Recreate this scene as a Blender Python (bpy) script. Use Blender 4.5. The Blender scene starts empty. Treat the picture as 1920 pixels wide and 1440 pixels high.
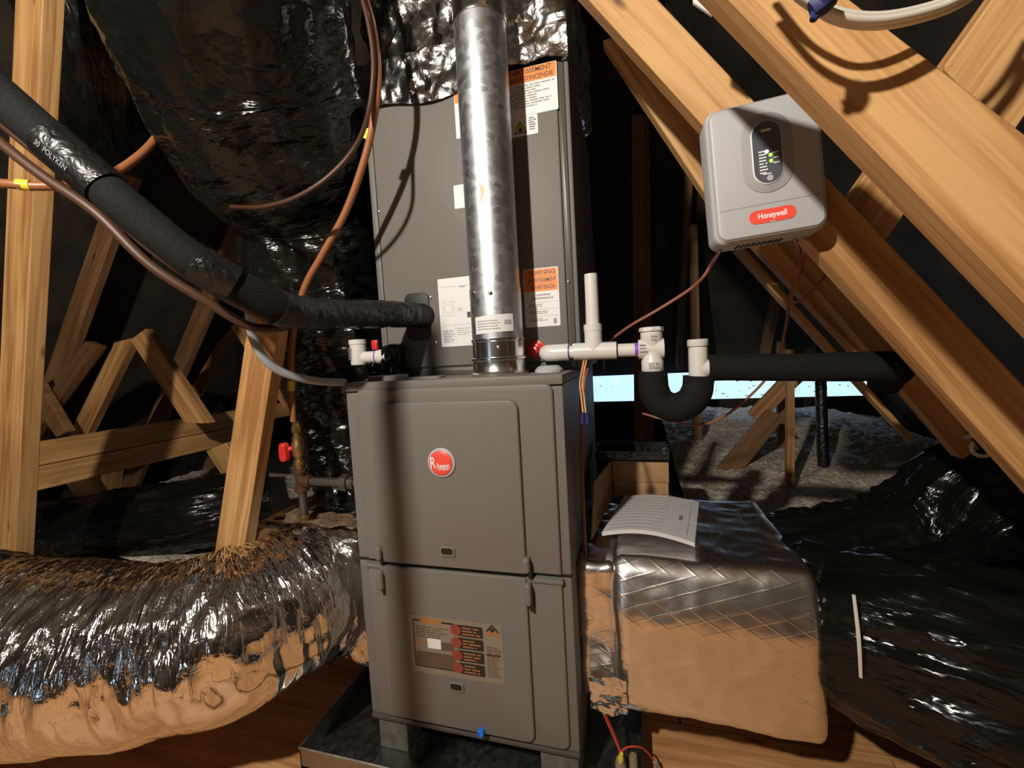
import bpy, bmesh, math, random
from mathutils import Vector, Matrix, noise
random.seed(7)
scene = bpy.context.scene
COL = scene.collection
# ------------------------------------------------------------------ camera
F = 800.0                                   # focal length in pixels of the 1920x1440 frame
C = Vector((0.4078, -0.8870, 1.0317))
RGT = Vector((0.96187438, 0.26777664, -0.05561784))
UPV = Vector((0.03480377, 0.08186118, 0.99603587))
FWD = Vector((-0.27126808, 0.95999709, -0.06942053))
cam = bpy.data.cameras.new('camera'); cam_o = bpy.data.objects.new('camera', cam); COL.objects.link(cam_o)
cam.sensor_fit = 'HORIZONTAL'; cam.sensor_width = 36.0; cam.lens = 36.0 * F / 1920.0
cam.clip_start = 0.02; cam.clip_end = 60
M = Matrix((RGT, UPV, -FWD)).transposed().to_4x4(); M.translation = C
cam_o.matrix_world = M
scene.camera = cam_o
# ------------------------------------------------------------------ light, world, exposure
w = bpy.data.worlds.new('world'); scene.world = w; w.use_nodes = True
w.node_tree.nodes['Background'].inputs[0].default_value = (0.62, 0.80, 1.0, 1)
w.node_tree.nodes['Background'].inputs[1].default_value = 1.6
def lamp(name, loc, power, col, radius):
    l = bpy.data.lights.new(name, 'POINT'); l.energy = power; l.color = col; l.shadow_soft_size = radius
    o = bpy.data.objects.new(name, l); COL.objects.link(o); o.location = loc
    return o
LAMP = (-0.205, -1.54, 1.94)
lamp('attic_bulb', LAMP, 134, (1.0, 0.915, 0.80), 0.032)
scene.view_settings.view_transform = 'Standard'
scene.view_settings.look = 'None'
scene.view_settings.exposure = 0.35
scene.view_settings.gamma = 1.0
scene.view_settings.use_curve_mapping = False

# ------------------------------------------------------------------ pixel -> place helpers
def ray(px, py): return RGT * ((px - 960) / F) + UPV * ((720 - py) / F) + FWD
def D(px, py, d): return C + ray(px, py) * d
def Yp(px, py, y):
    r = ray(px, py); return C + r * ((y - C.y) / r.y)
def Zp(px, py, z):
    r = ray(px, py); return C + r * ((z - C.z) / r.z)
def Xp(px, py, x):
    r = ray(px, py); return C + r * ((x - C.x) / r.x)

# ------------------------------------------------------------------ materials
MATS = {}
def mat(name, col=(.5, .5, .5), rough=.5, metal=0.0, spec=None, emit=None, estr=0):
    m = bpy.data.materials.new(name); m.use_nodes = True
    b = m.node_tree.nodes['Principled BSDF']
    b.inputs['Base Color'].default_value = (*col, 1); b.inputs['Roughness'].default_value = rough
    b.inputs['Metallic'].default_value = metal
    if spec is not None: b.inputs['Specular IOR Level'].default_value = spec
    if emit: b.inputs['Emission Color'].default_value = (*emit, 1); b.inputs['Emission Strength'].default_value = estr
    MATS[name] = m
    return m
def N(m, t, **kw):
    n = m.node_tree.nodes.new(t)
    for k, v in kw.items():
        if k in n.inputs: n.inputs[k].default_value = v
        else: setattr(n, k, v)
    return n
def L(m, a, b): m.node_tree.links.new(a, b)
def bsdf(m): return m.node_tree.nodes['Principled BSDF']
def ramp(m, stops):
    r = N(m, 'ShaderNodeValToRGB'); e = r.color_ramp.elements
    e[0].position, e[0].color = stops[0][0], (*stops[0][1], 1)
    e[1].position, e[1].color = stops[-1][0], (*stops[-1][1], 1)
    for p, c in stops[1:-1]:
        x = e.new(p); x.color = (*c, 1)
    return r
def bump(m, src, strength, dist=.002, prev=None):
    b = N(m, 'ShaderNodeBump', Strength=strength, Distance=dist)
    L(m, src, b.inputs['Height'])
    if prev: L(m, prev.outputs[0], b.inputs['Normal'])
    return b
def mapping(m, out, scale, rot=(0, 0, 0)):
    mp = N(m, 'ShaderNodeMapping'); mp.inputs['Scale'].default_value = scale; mp.inputs['Rotation'].default_value = rot
    L(m, out, mp.inputs[0]); return mp.outputs[0]

def wood(name, c0, c1, c2, rough=.6):
    m = mat(name, c1, rough)
    uv = N(m, 'ShaderNodeUVMap'); oi = N(m, 'ShaderNodeObjectInfo')
    add = N(m, 'ShaderNodeVectorMath', operation='ADD'); sc = N(m, 'ShaderNodeVectorMath', operation='SCALE')
    cmb = N(m, 'ShaderNodeCombineXYZ')
    for i in range(3): L(m, oi.outputs['Random'], cmb.inputs[i])
    L(m, cmb.outputs[0], sc.inputs[0]); sc.inputs['Scale'].default_value = 17.0
    L(m, uv.outputs[0], add.inputs[0]); L(m, sc.outputs[0], add.inputs[1])
    v = add.outputs[0]
    warp = N(m, 'ShaderNodeTexNoise', Scale=1.0, Detail=2.0); L(m, mapping(m, v, (2.2, 7, 1)), warp.inputs['Vector'])
    wav = N(m, 'ShaderNodeTexNoise', Scale=1.0, Detail=3.0, Distortion=1.2); L(m, mapping(m, v, (1.3, 34, 1)), wav.inputs['Vector'])
    fib = N(m, 'ShaderNodeTexNoise', Scale=1.0, Detail=4.0); L(m, mapping(m, v, (9, 260, 1)), fib.inputs['Vector'])
    mx = N(m, 'ShaderNodeMath', operation='MULTIPLY_ADD'); L(m, warp.outputs[0], mx.inputs[0]); mx.inputs[1].default_value = .45
    ml = N(m, 'ShaderNodeMath', operation='MULTIPLY'); L(m, wav.outputs[0], ml.inputs[0]); ml.inputs[1].default_value = .55
    L(m, ml.outputs[0], mx.inputs[2])
    m2 = N(m, 'ShaderNodeMath', operation='MULTIPLY_ADD'); L(m, fib.outputs[0], m2.inputs[0]); m2.inputs[1].default_value = .25
    L(m, mx.outputs[0], m2.inputs[2])
    r = ramp(m, [(.50, c0), (.62, c1), (.72, c2)]); L(m, m2.outputs[0], r.inputs[0])
    # knots
    vo = N(m, 'ShaderNodeTexVoronoi', Scale=1.0); L(m, mapping(m, v, (3.1, 9.0, 1)), vo.inputs['Vector'])
    kr = ramp(m, [(.03, (.30, .24, .2)), (.09, (1, 1, 1))]); L(m, vo.outputs['Distance'], kr.inputs[0])
    mix = N(m, 'ShaderNodeMix', data_type='RGBA', blend_type='MULTIPLY'); mix.inputs[0].default_value = 1
    L(m, r.outputs[0], mix.inputs[6]); L(m, kr.outputs[0], mix.inputs[7])
    L(m, mix.outputs[2], bsdf(m).inputs['Base Color'])
    b = bump(m, m2.outputs[0], .25, .002); L(m, b.outputs[0], bsdf(m).inputs['Normal'])
    return m
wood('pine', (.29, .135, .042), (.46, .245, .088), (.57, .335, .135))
wood('pine_shaded', (.13, .06, .022), (.20, .10, .038), (.26, .135, .055))  # pine with dimness put into its colour, for the far timbers
wood('plywood', (.36, .165, .062), (.50, .25, .10), (.60, .33, .145), .6)

def noisy(name, c0, c1, scale, rough, bstr=.3, metal=0, detail=6, bdist=.003, lo=.35, hi=.7):
    m = mat(name, c0, rough, metal); tc = N(m, 'ShaderNodeTexCoord')
    n = N(m, 'ShaderNodeTexNoise', Scale=scale, Detail=float(detail)); L(m, tc.outputs['Object'], n.inputs['Vector'])
    r = ramp(m, [(lo, c0), (hi, c1)]); L(m, n.outputs[0], r.inputs[0]); L(m, r.outputs[0], bsdf(m).inputs['Base Color'])
    if bstr:
        b = bump(m, n.outputs[0], bstr, bdist); L(m, b.outputs[0], bsdf(m).inputs['Normal'])
    return m
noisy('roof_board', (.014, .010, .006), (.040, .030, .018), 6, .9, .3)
noisy('insulation', (.34, .28, .21), (.80, .73, .62), 60, .95, .9, 0, 8, .012)
noisy('batt', (.03, .028, .02), (.10, .085, .05), 25, .9, .7, 0, 6, .01)
noisy('cardboard', (.36, .215, .10), (.44, .27, .13), 30, .75, .05)
noisy('scrap_brown', (.10, .06, .035), (.24, .15, .085), 60, .95, .8, 0, 6, .01)
noisy('mud', (.10, .095, .08), (.16, .15, .125), 60, .8, .3)
mat('paint_gray', (.158, .148, .134), .5, 0, .28); 
m = MATS['paint_gray']; tc = N(m, 'ShaderNodeTexCoord'); n = N(m, 'ShaderNodeTexNoise', Scale=900.0); L(m, tc.outputs['Object'], n.inputs['Vector'])
b_ = bump(m, n.outputs[0], .12, .0006); L(m, b_.outputs[0], bsdf(m).inputs['Normal'])
mat('paint_gray_edge', (.085, .078, .068), .35)
mat('dark_gap', (.006, .006, .006), .6)
def steel(name, col, rough):
    m = mat(name, col, rough, 1.0); tc = N(m, 'ShaderNodeTexCoord')
    v = N(m, 'ShaderNodeTexVoronoi', Scale=70.0); L(m, tc.outputs['Object'], v.inputs['Vector'])
    n = N(m, 'ShaderNodeTexNoise', Scale=9.0, Detail=4.0); L(m, tc.outputs['Object'], n.inputs['Vector'])
    r = ramp(m, [(.3, tuple(c * .78 for c in col)), (.7, col)]); L(m, n.outputs[0], r.inputs[0]); L(m, r.outputs[0], bsdf(m).inputs['Base Color'])
    mr = N(m, 'ShaderNodeMapRange'); mr.inputs[3].default_value = rough - .06; mr.inputs[4].default_value = rough + .1
    L(m, v.outputs['Color'], mr.inputs[0]); L(m, mr.outputs[0], bsdf(m).inputs['Roughness'])
    return m
steel('galvanized', (.60, .63, .66), .42)
steel('pan_steel', (.40, .42, .40), .35)
mat('bright_steel', (.75, .75, .74), .2, 1.0)
def foil(name, scrim=False, crumple=1.0, rough=.16, col=(.80, .78, .76)):
    m = mat(name, col, rough, 1.0); tc = N(m, 'ShaderNodeTexCoord')
    n1 = N(m, 'ShaderNodeTexNoise', Scale=16.0, Detail=3.0, Distortion=.6); L(m, tc.outputs['Object'], n1.inputs['Vector'])
    v1 = N(m, 'ShaderNodeTexVoronoi', Scale=42.0); L(m, tc.outputs['Object'], v1.inputs['Vector'])
    n2 = N(m, 'ShaderNodeTexNoise', Scale=130.0, Detail=2.0); L(m, tc.outputs['Object'], n2.inputs['Vector'])
    b = bump(m, n1.outputs[0], .35 * crumple, .012)
    b = bump(m, v1.outputs[0], .25 * crumple, .006, b)
    b = bump(m, n2.outputs[0], .12 * crumple, .002, b)
    if scrim:
        for rz, sc in ((.30, 34), (-.55, 30)):
            wv = N(m, 'ShaderNodeTexWave', Scale=sc / 3.0, Distortion=.25); wv.bands_direction = 'Z'
            L(m, mapping(m, tc.outputs['Object'], (1, 1, 1), (0, rz, 0)), wv.inputs['Vector'])
            rr = ramp(m, [(.93, (0, 0, 0)), (.99, (1, 1, 1))]); L(m, wv.outputs[1], rr.inputs[0])
            b = bump(m, rr.outputs[0], .16, .0018, b)
    L(m, b.outputs[0], bsdf(m).inputs['Normal'])
    return m
foil('foil', False, 1.3); foil('foil_scrim', True, .16, .27, (.88, .85, .82)); 
def foil_streak(name):
    m = mat(name, (.84, .82, .80), .12, 1.0); uv = N(m, 'ShaderNodeUVMap'); sep = N(m, 'ShaderNodeSeparateXYZ'); L(m, uv.outputs[0], sep.inputs[0])
    ca = N(m, 'ShaderNodeMath', operation='DIVIDE'); L(m, sep.outputs[1], ca.inputs[0]); ca.inputs[1].default_value = .19
    cs = N(m, 'ShaderNodeMath', operation='COSINE'); L(m, ca.outputs[0], cs.inputs[0])
    mk = N(m, 'ShaderNodeMapRange'); L(m, cs.outputs[0], mk.inputs[0]); mk.inputs[1].default_value = -.55; mk.inputs[2].default_value = .05; mk.inputs[3].default_value = .10; mk.inputs[4].default_value = 1.0   # the underside is stretched smooth
    b = None
    for sc, st, ds, rz in (((48, 5, 1), .75, .016, .25), ((110, 14, 1), .7, .008, -.12), ((60, 60, 1), .35, .004, .3), ((170, 150, 1), .25, .002, 0)):
        n = N(m, 'ShaderNodeTexNoise', Scale=1.0, Detail=2.0, Distortion=.7); L(m, mapping(m, uv.outputs[0], sc, (0, 0, rz)), n.inputs['Vector'])
        d = N(m, 'ShaderNodeMath', operation='SUBTRACT'); L(m, n.outputs[0], d.inputs[0]); d.inputs[1].default_value = .5
        a = N(m, 'ShaderNodeMath', operation='ABSOLUTE'); L(m, d.outputs[0], a.inputs[0])
        t = N(m, 'ShaderNodeMath', operation='MULTIPLY'); L(m, a.outputs[0], t.inputs[0]); L(m, mk.outputs[0], t.inputs[1])
        b = bump(m, t.outputs[0], st, ds, b)
    L(m, b.outputs[0], bsdf(m).inputs['Normal'])
    return m
foil_streak('foil_duct')
def plastic(name, stretch, strength):
    m = mat(name, (.005, .0055, .0045), .19, 0, .45)
    uv = N(m, 'ShaderNodeUVMap')
    n1 = N(m, 'ShaderNodeTexNoise', Scale=1.0, Detail=4.0, Distortion=.8); L(m, mapping(m, uv.outputs[0], stretch), n1.inputs['Vector'])
    n2 = N(m, 'ShaderNodeTexNoise', Scale=1.0, Detail=3.0, Distortion=.5); L(m, mapping(m, uv.outputs[0], tuple(s * 3.3 for s in stretch), (0, 0, .5)), n2.inputs['Vector'])
    b = bump(m, n1.outputs[0], strength, .035); b = bump(m, n2.outputs[0], strength * .8, .014, b)
    L(m, b.outputs[0], bsdf(m).inputs['Normal'])
    return m
plastic('black_film', (9, 3, 1), .8)
bsdf(plastic('black_film_dark', (3, 12, 1), .65)).inputs['Specular IOR Level'].default_value = .32
mat('black_tape', (.008, .008, .008), .33, 0, .6)
m = MATS['black_tape']; tc = N(m, 'ShaderNodeTexCoord'); n = N(m, 'ShaderNodeTexNoise', Scale=45.0, Detail=3.0, Distortion=1.0); L(m, tc.outputs['Object'], n.inputs['Vector'])
b_ = bump(m, n.outputs[0], .8, .006); L(m, b_.outputs[0], bsdf(m).inputs['Normal'])
noisy('foam_rubber', (.006, .0065, .006), (.012, .012, .011), 220, .85, .25, 0, 3, .001)
bsdf(MATS['foam_rubber']).inputs['Specular IOR Level'].default_value = .2
noisy('rubber', (.006, .006, .006), (.010, .010, .010), 50, .5, .05)
mat('pvc', (.66, .65, .61), .3); mat('pvc_gray', (.30, .32, .34), .42)
mat('copper', (.46, .17, .085), .32, .75); mat('copper_jacket', (.30, .115, .045), .4); mat('copper_dark', (.060, .025, .012), .5, .0)
mat('brass', (.45, .30, .12), .32, .9); mat('iron_pipe', (.16, .14, .12), .4, .8)
mat('red_plastic', (.62, .03, .025), .35); mat('purple', (.25, .08, .5), .4); mat('yellow', (.80, .62, .04), .45)
mat('blue', (.02, .18, .75), .35); mat('blue_dark', (.010, .016, .10), .55)
mat('orange', (.86, .24, .03), .5); mat('white_label', (.72, .73, .72), .45); mat('ink', (.03, .03, .035), .5)
mat('ink_gray', (.25, .26, .27), .5); mat('light_gray_plastic', (.40, .405, .42), .45); mat('mid_gray_plastic', (.30, .30, .31), .45)
mat('slate', (.075, .085, .10), .35); mat('logo_red', (.78, .075, .05), .4); mat('white_ink', (.8, .8, .8), .5)
mat('led_green', (.2, .9, .05), .4, 0, None, (.25, 1.0, .05), 2.2); mat('led_pink', (.9, .4, .7), .4, 0, None, (1.0, .25, .65), 2.5)
mat('white_cable', (.62, .58, .50), .4); mat('wire_red', (.62, .06, .035), .4); mat('wire_brown', (.30, .115, .075), .45)
mat('wire_tan', (.60, .36, .17), .45); mat('paper', (.70, .69, .70), .6); mat('label_brown', (.10, .065, .04), .45); mat('label_tan', (.215, .185, .14), .45)
mat('label_black', (.018, .016, .014), .4); mat('label_red', (.26, .045, .03), .4); mat('label_orange', (.33, .14, .055), .45); mat('cork', (.26, .19, .09), .8)
mat('safety_yellow', (.80, .60, .03), .45)
mb = mat('plastic_bag', (.85, .85, .88), .08); bsdf(mb).inputs['Transmission Weight'].default_value = .92; bsdf(mb).inputs['IOR'].default_value = 1.15

# ------------------------------------------------------------------ mesh helpers
class MB:
    """collects vertices, faces and uv"""
    def __init__(s): s.v = []; s.f = []; s.uv = {}; s.smooth = True
    def face(s, idx, uv=None):
        s.f.append(tuple(idx))
        if uv: s.uv[len(s.f) - 1] = uv
    def add(s, o):
        k = len(s.v); nf = len(s.f)
        s.v += o.v; s.f += [tuple(i + k for i in f) for f in o.f]
        for i, u in o.uv.items(): s.uv[nf + i] = u
        return s
    def box(s, a, b, X=None, U=None, Nn=None, O=None):
        pts = [(x, y, z) for z in (a[2], b[2]) for y in (a[1], b[1]) for x in (a[0], b[0])]
        if X is not None: pts = [O + X * p[0] + U * p[1] + Nn * p[2] for p in pts]
        k = len(s.v); s.v += [Vector(p) for p in pts]
        for f in ((0, 2, 3, 1), (4, 5, 7, 6), (0, 1, 5, 4), (2, 6, 7, 3), (0, 4, 6, 2), (1, 3, 7, 5)):
            s.face([k + i for i in f])
        return s
class Thing:
    def __init__(s, name, label, cat, loc, group=None, kind=None):
        o = bpy.data.objects.new(name, None); COL.objects.link(o); o.location = loc; o.empty_display_size = .05
        s.o = o; s.loc = Vector(loc)
        o['label'] = label; o['category'] = cat
        if group: o['group'] = group
        if kind: o['kind'] = kind
def mesh_of(mb, off, name, smooth=True, angle=None):
    me = bpy.data.meshes.new(name)
    me.from_pydata([tuple(Vector(p) - off) for p in mb.v], [], mb.f)
    if mb.uv:
        ul = me.uv_layers.new(name='UVMap')
        for p in me.polygons:
            u = mb.uv.get(p.index)
            if u:
                for li, c in zip(p.loop_indices, u): ul.data[li].uv = c
    me.validate(); me.update()
    if smooth:
        me.polygons.foreach_set('use_smooth', [True] * len(me.polygons))
        try: me.set_sharp_from_angle(angle=angle if angle else math.radians(40))
        except Exception: pass
    return me
def part(name, mb, material, parent, label=None, smooth=True, angle=None):
    """parent: Thing or (Thing, part object)"""
    if isinstance(parent, tuple): th, po = parent
    else: th, po = parent, parent.o
    me = mesh_of(mb, th.loc, name, smooth, angle)
    o = bpy.data.objects.new(name, me); COL.objects.link(o); o.parent = po
    me.materials.append(MATS[material])
    if label: o['label'] = label
    if 'print' in name or 'lettering' in name or name == 'vent_slots': o['kind'] = 'stuff'
    return o
def single(name, mb, material, label, cat, group=None, kind=None, smooth=True, angle=None):
    zs = [p[2] for p in mb.v]; n = len(mb.v)
    off = Vector((sum(p[0] for p in mb.v) / n, sum(p[1] for p in mb.v) / n, min(zs)))
    me = mesh_of(mb, off, name, smooth, angle)
    o = bpy.data.objects.new(name, me); COL.objects.link(o); o.location = off
    me.materials.append(MATS[material])
    if kind == 'structure': o['kind'] = kind
    else:
        o['label'] = label; o['category'] = cat
        if kind: o['kind'] = kind
    if group: o['group'] = group
    return o
def catmull(pts, per=8):
    """pts: list of tuples (Vector, r) -> dense list"""
    P = [pts[0]] + list(pts) + [pts[-1]]; out = []
    for i in range(1, len(P) - 2):
        p0, p1, p2, p3 = P[i - 1][0], P[i][0], P[i + 1][0], P[i + 2][0]
        for k in range(per):
            t = k / per
            q = .5 * ((2 * p1) + (p2 - p0) * t + (2 * p0 - 5 * p1 + 4 * p2 - p3) * t * t + (3 * p1 - p0 - 3 * p2 + p3) * t ** 3)
            out.append((q, P[i][1] + (P[i + 1][1] - P[i][1]) * (t * t * (3 - 2 * t))))
    out.append((Vector(P[-2][0]), P[-2][1]))
    return out
def resample(path, step):
    out = [path[0]]; acc = 0
    for (a, ra), (b, rb) in zip(path, path[1:]):
        l = (b - a).length
        if l < 1e-9: continue
        d = step - acc
        while d <= l:
            t = d / l; out.append((a.lerp(b, t), ra + (rb - ra) * t)); d += step
        acc = l - (d - step)
    if (out[-1][0] - path[-1][0]).length > step * .3: out.append(path[-1])
    return out
def frames(path, up=Vector((0, 0, 1))):
    fr = []; prev = None
    for i, (p, r) in enumerate(path):
        a = path[max(0, i - 1)][0]; b = path[min(len(path) - 1, i + 1)][0]
        t = (b - a).normalized()
        if prev is None:
            n = up - t * up.dot(t)
            if n.length < .2: n = Vector((1, 0, 0)) - t * t.x
            n.normalize()
        else:
            n = (prev - t * prev.dot(t)).normalized()
        prev = n; fr.append((p, r, t, n, t.cross(n)))
    return fr
def tube(path, seg=12, disp=None, caps=True, smoothpath=8, step=None):
    if smoothpath: path = catmull(path, smoothpath)
    if step: path = resample(path, step)
    m = MB(); s = 0; fr = frames(path); S = []
    for i, (p, r, t, n, b) in enumerate(fr):
        if i: s += (p - fr[i - 1][0]).length
        S.append(s)
        for j in range(seg):
            a = 2 * math.pi * j / seg; d = n * math.cos(a) + b * math.sin(a)
            rr = r + (disp(a, s, p + d * r, d) if disp else 0)
            m.v.append(p + d * rr)
    for i in range(len(fr) - 1):
        for j in range(seg):
            k = (j + 1) % seg
            u0, u1 = j / seg * 6.28 * fr[i][1], (j + 1) / seg * 6.28 * fr[i][1]
            m.face((i * seg + j, i * seg + k, (i + 1) * seg + k, (i + 1) * seg + j), ((S[i], u0), (S[i], u1), (S[i + 1], u1), (S[i + 1], u0)))
    if caps:
        m.face(tuple(reversed(range(seg)))); e = (len(fr) - 1) * seg; m.face(tuple(range(e, e + seg)))
    return m
def cyl(a, b, r, seg=20, r2=None, caps=True):
    return tube([(Vector(a), r), (Vector(b), r if r2 is None else r2)], seg, None, caps, 0)
def lathe(o, axis, prof, seg=24, up=None):
    """prof: list of (r, h) along axis"""
    axis = Vector(axis).normalized(); n = Vector((0, 0, 1)) if abs(axis.z) < .9 else Vector((1, 0, 0))
    n = (n - axis * n.dot(axis)).normalized(); b = axis.cross(n); m = MB(); o = Vector(o)
    for r, h in prof:
        for j in range(seg):
            a = 2 * math.pi * j / seg; m.v.append(o + axis * h + (n * math.cos(a) + b * math.sin(a)) * r)
    for i in range(len(prof) - 1):
        for j in range(seg):
            k = (j + 1) % seg; m.face((i * seg + j, i * seg + k, (i + 1) * seg + k, (i + 1) * seg + j))
    m.face(tuple(reversed(range(seg)))); e = (len(prof) - 1) * seg; m.face(tuple(range(e, e + seg)))
    return m
FX, FU, FN = Vector((1, 0, 0)), Vector((0, 0, 1)), Vector((0, -1, 0))      # a plane that faces -y
def rrect(x0, x1, z0, z1, r, n=6, rr=None):
    """rounded rectangle outline, counter-clockwise; rr = (bl, br, tr, tl) radii"""
    R4 = rr or (r, r, r, r); out = []
    for (cx, cz, a0, q) in ((x0, z0, 180, 0), (x1, z0, 270, 1), (x1, z1, 0, 2), (x0, z1, 90, 3)):
        q = R4[q]; sx = 1 if cx == x0 else -1; sz = 1 if cz == z0 else -1
        if q <= 1e-6: out.append((cx, cz)); continue
        for k in range(n + 1):
            a = math.radians(a0 + 90 * k / n); out.append((cx + sx * q + q * math.cos(a), cz + sz * q + q * math.sin(a)))
    return out
def slab(outline, h, bev, O, X=FX, U=FU, Nn=FN, back=0.0, steps=3):
    """outline extruded along Nn from 'back' to h with a rounded front edge"""
    m = MB(); n = len(outline); O = Vector(O)
    cx = sum(p[0] for p in outline) / n; cz = sum(p[1] for p in outline) / n
    def off(d):
        res = []
        for i in range(n):
            p0, p1, p2 = outline[i - 1], outline[i], outline[(i + 1) % n]
            e1 = Vector((p1[0] - p0[0], p1[1] - p0[1])); e2 = Vector((p2[0] - p1[0], p2[1] - p1[1]))
            if e1.length < 1e-9: e1 = e2
            if e2.length < 1e-9: e2 = e1
            e1.normalize(); e2.normalize()
            n1 = Vector((-e1.y, e1.x)); n2 = Vector((-e2.y, e2.x)); nn = n1 + n2
            l = nn.length
            if l < 1e-6: nn = n1; l = 1
            nn /= l; k = 1 / max(.4, nn.dot(n1)); res.append((p1[0] + nn.x * d * k, p1[1] + nn.y * d * k))
        return res
    rings = [(0, back), (0, h - bev)]
    for k in range(1, steps + 1):
        a = math.pi / 2 * k / steps; rings.append((bev * (1 - math.cos(a)), h - bev + bev * math.sin(a)))
    if bev <= 0: rings = [(0, back), (0, h)]
    for d, hh in rings:
        for (x, z) in off(d): m.v.append(O + X * x + U * z + Nn * hh)
    for i in range(len(rings) - 1):
        for j in range(n):
            k = (j + 1) % n; m.face((i * n + j, i * n + k, (i + 1) * n + k, (i + 1) * n + j))
    m.face(tuple(reversed(range(n)))); e = (len(rings) - 1) * n; m.face(tuple(range(e, e + n)))
    return m
def rbox(a, b, bev=.004):
    """axis aligned box with rounded edges (all)"""
    bm = bmesh.new(); bmesh.ops.create_cube(bm, size=1)
    for v in bm.verts: v.co = Vector([(a[i] + b[i]) / 2 + v.co[i] * (b[i] - a[i]) for i in range(3)])
    bmesh.ops.bevel(bm, geom=list(bm.edges), offset=bev, segments=2, affect='EDGES', profile=.5)
    bm.verts.index_update(); m = MB(); m.v = [v.co.copy() for v in bm.verts]; m.f = [tuple(v.index for v in f.verts) for f in bm.faces]; bm.free()
    return m
def text(body, size, O, X=FX, U=FU, Nn=FN, h=.0006, align='CENTER', wid=None, mapf=None, bold=.013):
    cu = bpy.data.curves.new('txt', 'FONT'); cu.body = body; cu.size = size; cu.align_x = align; cu.align_y = 'CENTER'; cu.extrude = 0.0; cu.resolution_u = 3; cu.offset = size * bold
    to = bpy.data.objects.new('txt', cu); COL.objects.link(to)
    dg = bpy.context.evaluated_depsgraph_get(); dg.update(); me = bpy.data.meshes.new_from_object(to.evaluated_get(dg))
    m = MB(); vs = [v.co.copy() for v in me.vertices]; O = Vector(O)
    if wid and vs:
        x0 = min(v.x for v in vs); x1 = max(v.x for v in vs); k = wid / max(1e-6, x1 - x0)
        for v in vs: v.x *= k
    if mapf: m.v = [mapf(v.x, v.y) for v in vs]
    else: m.v = [O + X * v.x + U * v.y + Nn * h for v in vs]
    m.f = [tuple(p.vertices) for p in me.polygons]
    bpy.data.objects.remove(to); bpy.data.curves.remove(cu); bpy.data.meshes.remove(me)
    return m
def dashes(x0, x1, z0, z1, rows, O, X=FX, U=FU, Nn=FN, h=.0005, fill=.45, seed=0, ragged=.35):
    """rows of short bars: print too small to read"""
    rnd = random.Random(seed); m = MB(); O = Vector(O); dz = (z1 - z0) / rows
    for i in range(rows):
        z = z1 - dz * (i + .5); x = x0; xe = x1 - (x1 - x0) * ragged * rnd.random()
        while x < xe:
            wd = min(xe - x, dz * (1.2 + 3.5 * rnd.random())); k = len(m.v); t = dz * fill / 2
            for (a, b) in ((x, z - t), (x + wd, z - t), (x + wd, z + t), (x, z + t)): m.v.append(O + X * a + U * b + Nn * h)
            m.face((k, k + 1, k + 2, k + 3)); x += wd + dz * .5
    return m
def rect(x0, x1, z0, z1, O, X=FX, U=FU, Nn=FN, h=.0005):
    m = MB(); O = Vector(O); m.v = [O + X * a + U * b + Nn * h for a, b in ((x0, z0), (x1, z0), (x1, z1), (x0, z1))]; m.face((0, 1, 2, 3)); return m
def disc(x, z, r, O, X=FX, U=FU, Nn=FN, h=.0006, n=24):
    m = MB(); O = Vector(O); m.v = [O + X * (x + r * math.cos(6.2832 * k / n)) + U * (z + r * math.sin(6.2832 * k / n)) + Nn * h for k in range(n)]; m.face(range(n)); return m
def board(a, b, width, depth, side, dep, sag=0):
    """timber from a to b (centre of the front face); 'side' spans the width, 'dep' the depth away from it"""
    a, b = Vector(a), Vector(b); ax = (b - a).normalized(); dep = Vector(dep); dep = (dep - ax * dep.dot(ax)).normalized(); side = ax.cross(dep).normalized()
    return prism([a - side * width / 2, b - side * width / 2, b + side * width / 2, a + side * width / 2], dep * depth)
def prism(q, dv, bev=.002):
    """four-cornered timber outline q extruded by dv, with grain uv along q0->q1 and lightly eased edges"""
    q = [Vector(p) for p in q]; dv = Vector(dv)
    bm = bmesh.new(); vs = [bm.verts.new(p) for p in q] + [bm.verts.new(p + dv) for p in q]
    for f in ((0, 1, 2, 3), (7, 6, 5, 4), (0, 4, 5, 1), (1, 5, 6, 2), (2, 6, 7, 3), (3, 7, 4, 0)): bm.faces.new([vs[i] for i in f])
    bmesh.ops.recalc_face_normals(bm, faces=list(bm.faces))
    bmesh.ops.bevel(bm, geom=list(bm.edges), offset=bev, segments=1, affect='EDGES')
    ax = (q[1] - q[0]).normalized(); o = q[0]; d = dv.normalized(); sd = ax.cross(d).normalized()
    m = MB(); bm.verts.index_update(); m.v = [v.co.copy() for v in bm.verts]
    for f in bm.faces:
        nn = f.normal
        if abs(nn.dot(d)) > .6: vv = sd
        elif abs(nn.dot(sd)) > .6: vv = d
        else: vv = sd
        if abs(nn.dot(ax)) > .6: uv = [((v.co - o).dot(d) * 3, (v.co - o).dot(sd)) for v in f.verts]
        else: uv = [((v.co - o).dot(ax), (v.co - o).dot(vv) + (0 if vv is sd else .37)) for v in f.verts]
        m.face([v.index for v in f.verts], uv)
    bm.free(); return m
def quad_board(px, y, th, name, label, material='pine', cat='timber', group=None):
    q = [Yp(p[0], p[1], y) for p in px]
    return single(name, prism(q, (0, th, 0)), material, label, cat, group, smooth=False)
def nz(p, s): return noise.noise(Vector(p) * s)
def ridge(p, s): return 1 - 2 * abs(noise.noise(Vector(p) * s))
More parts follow.
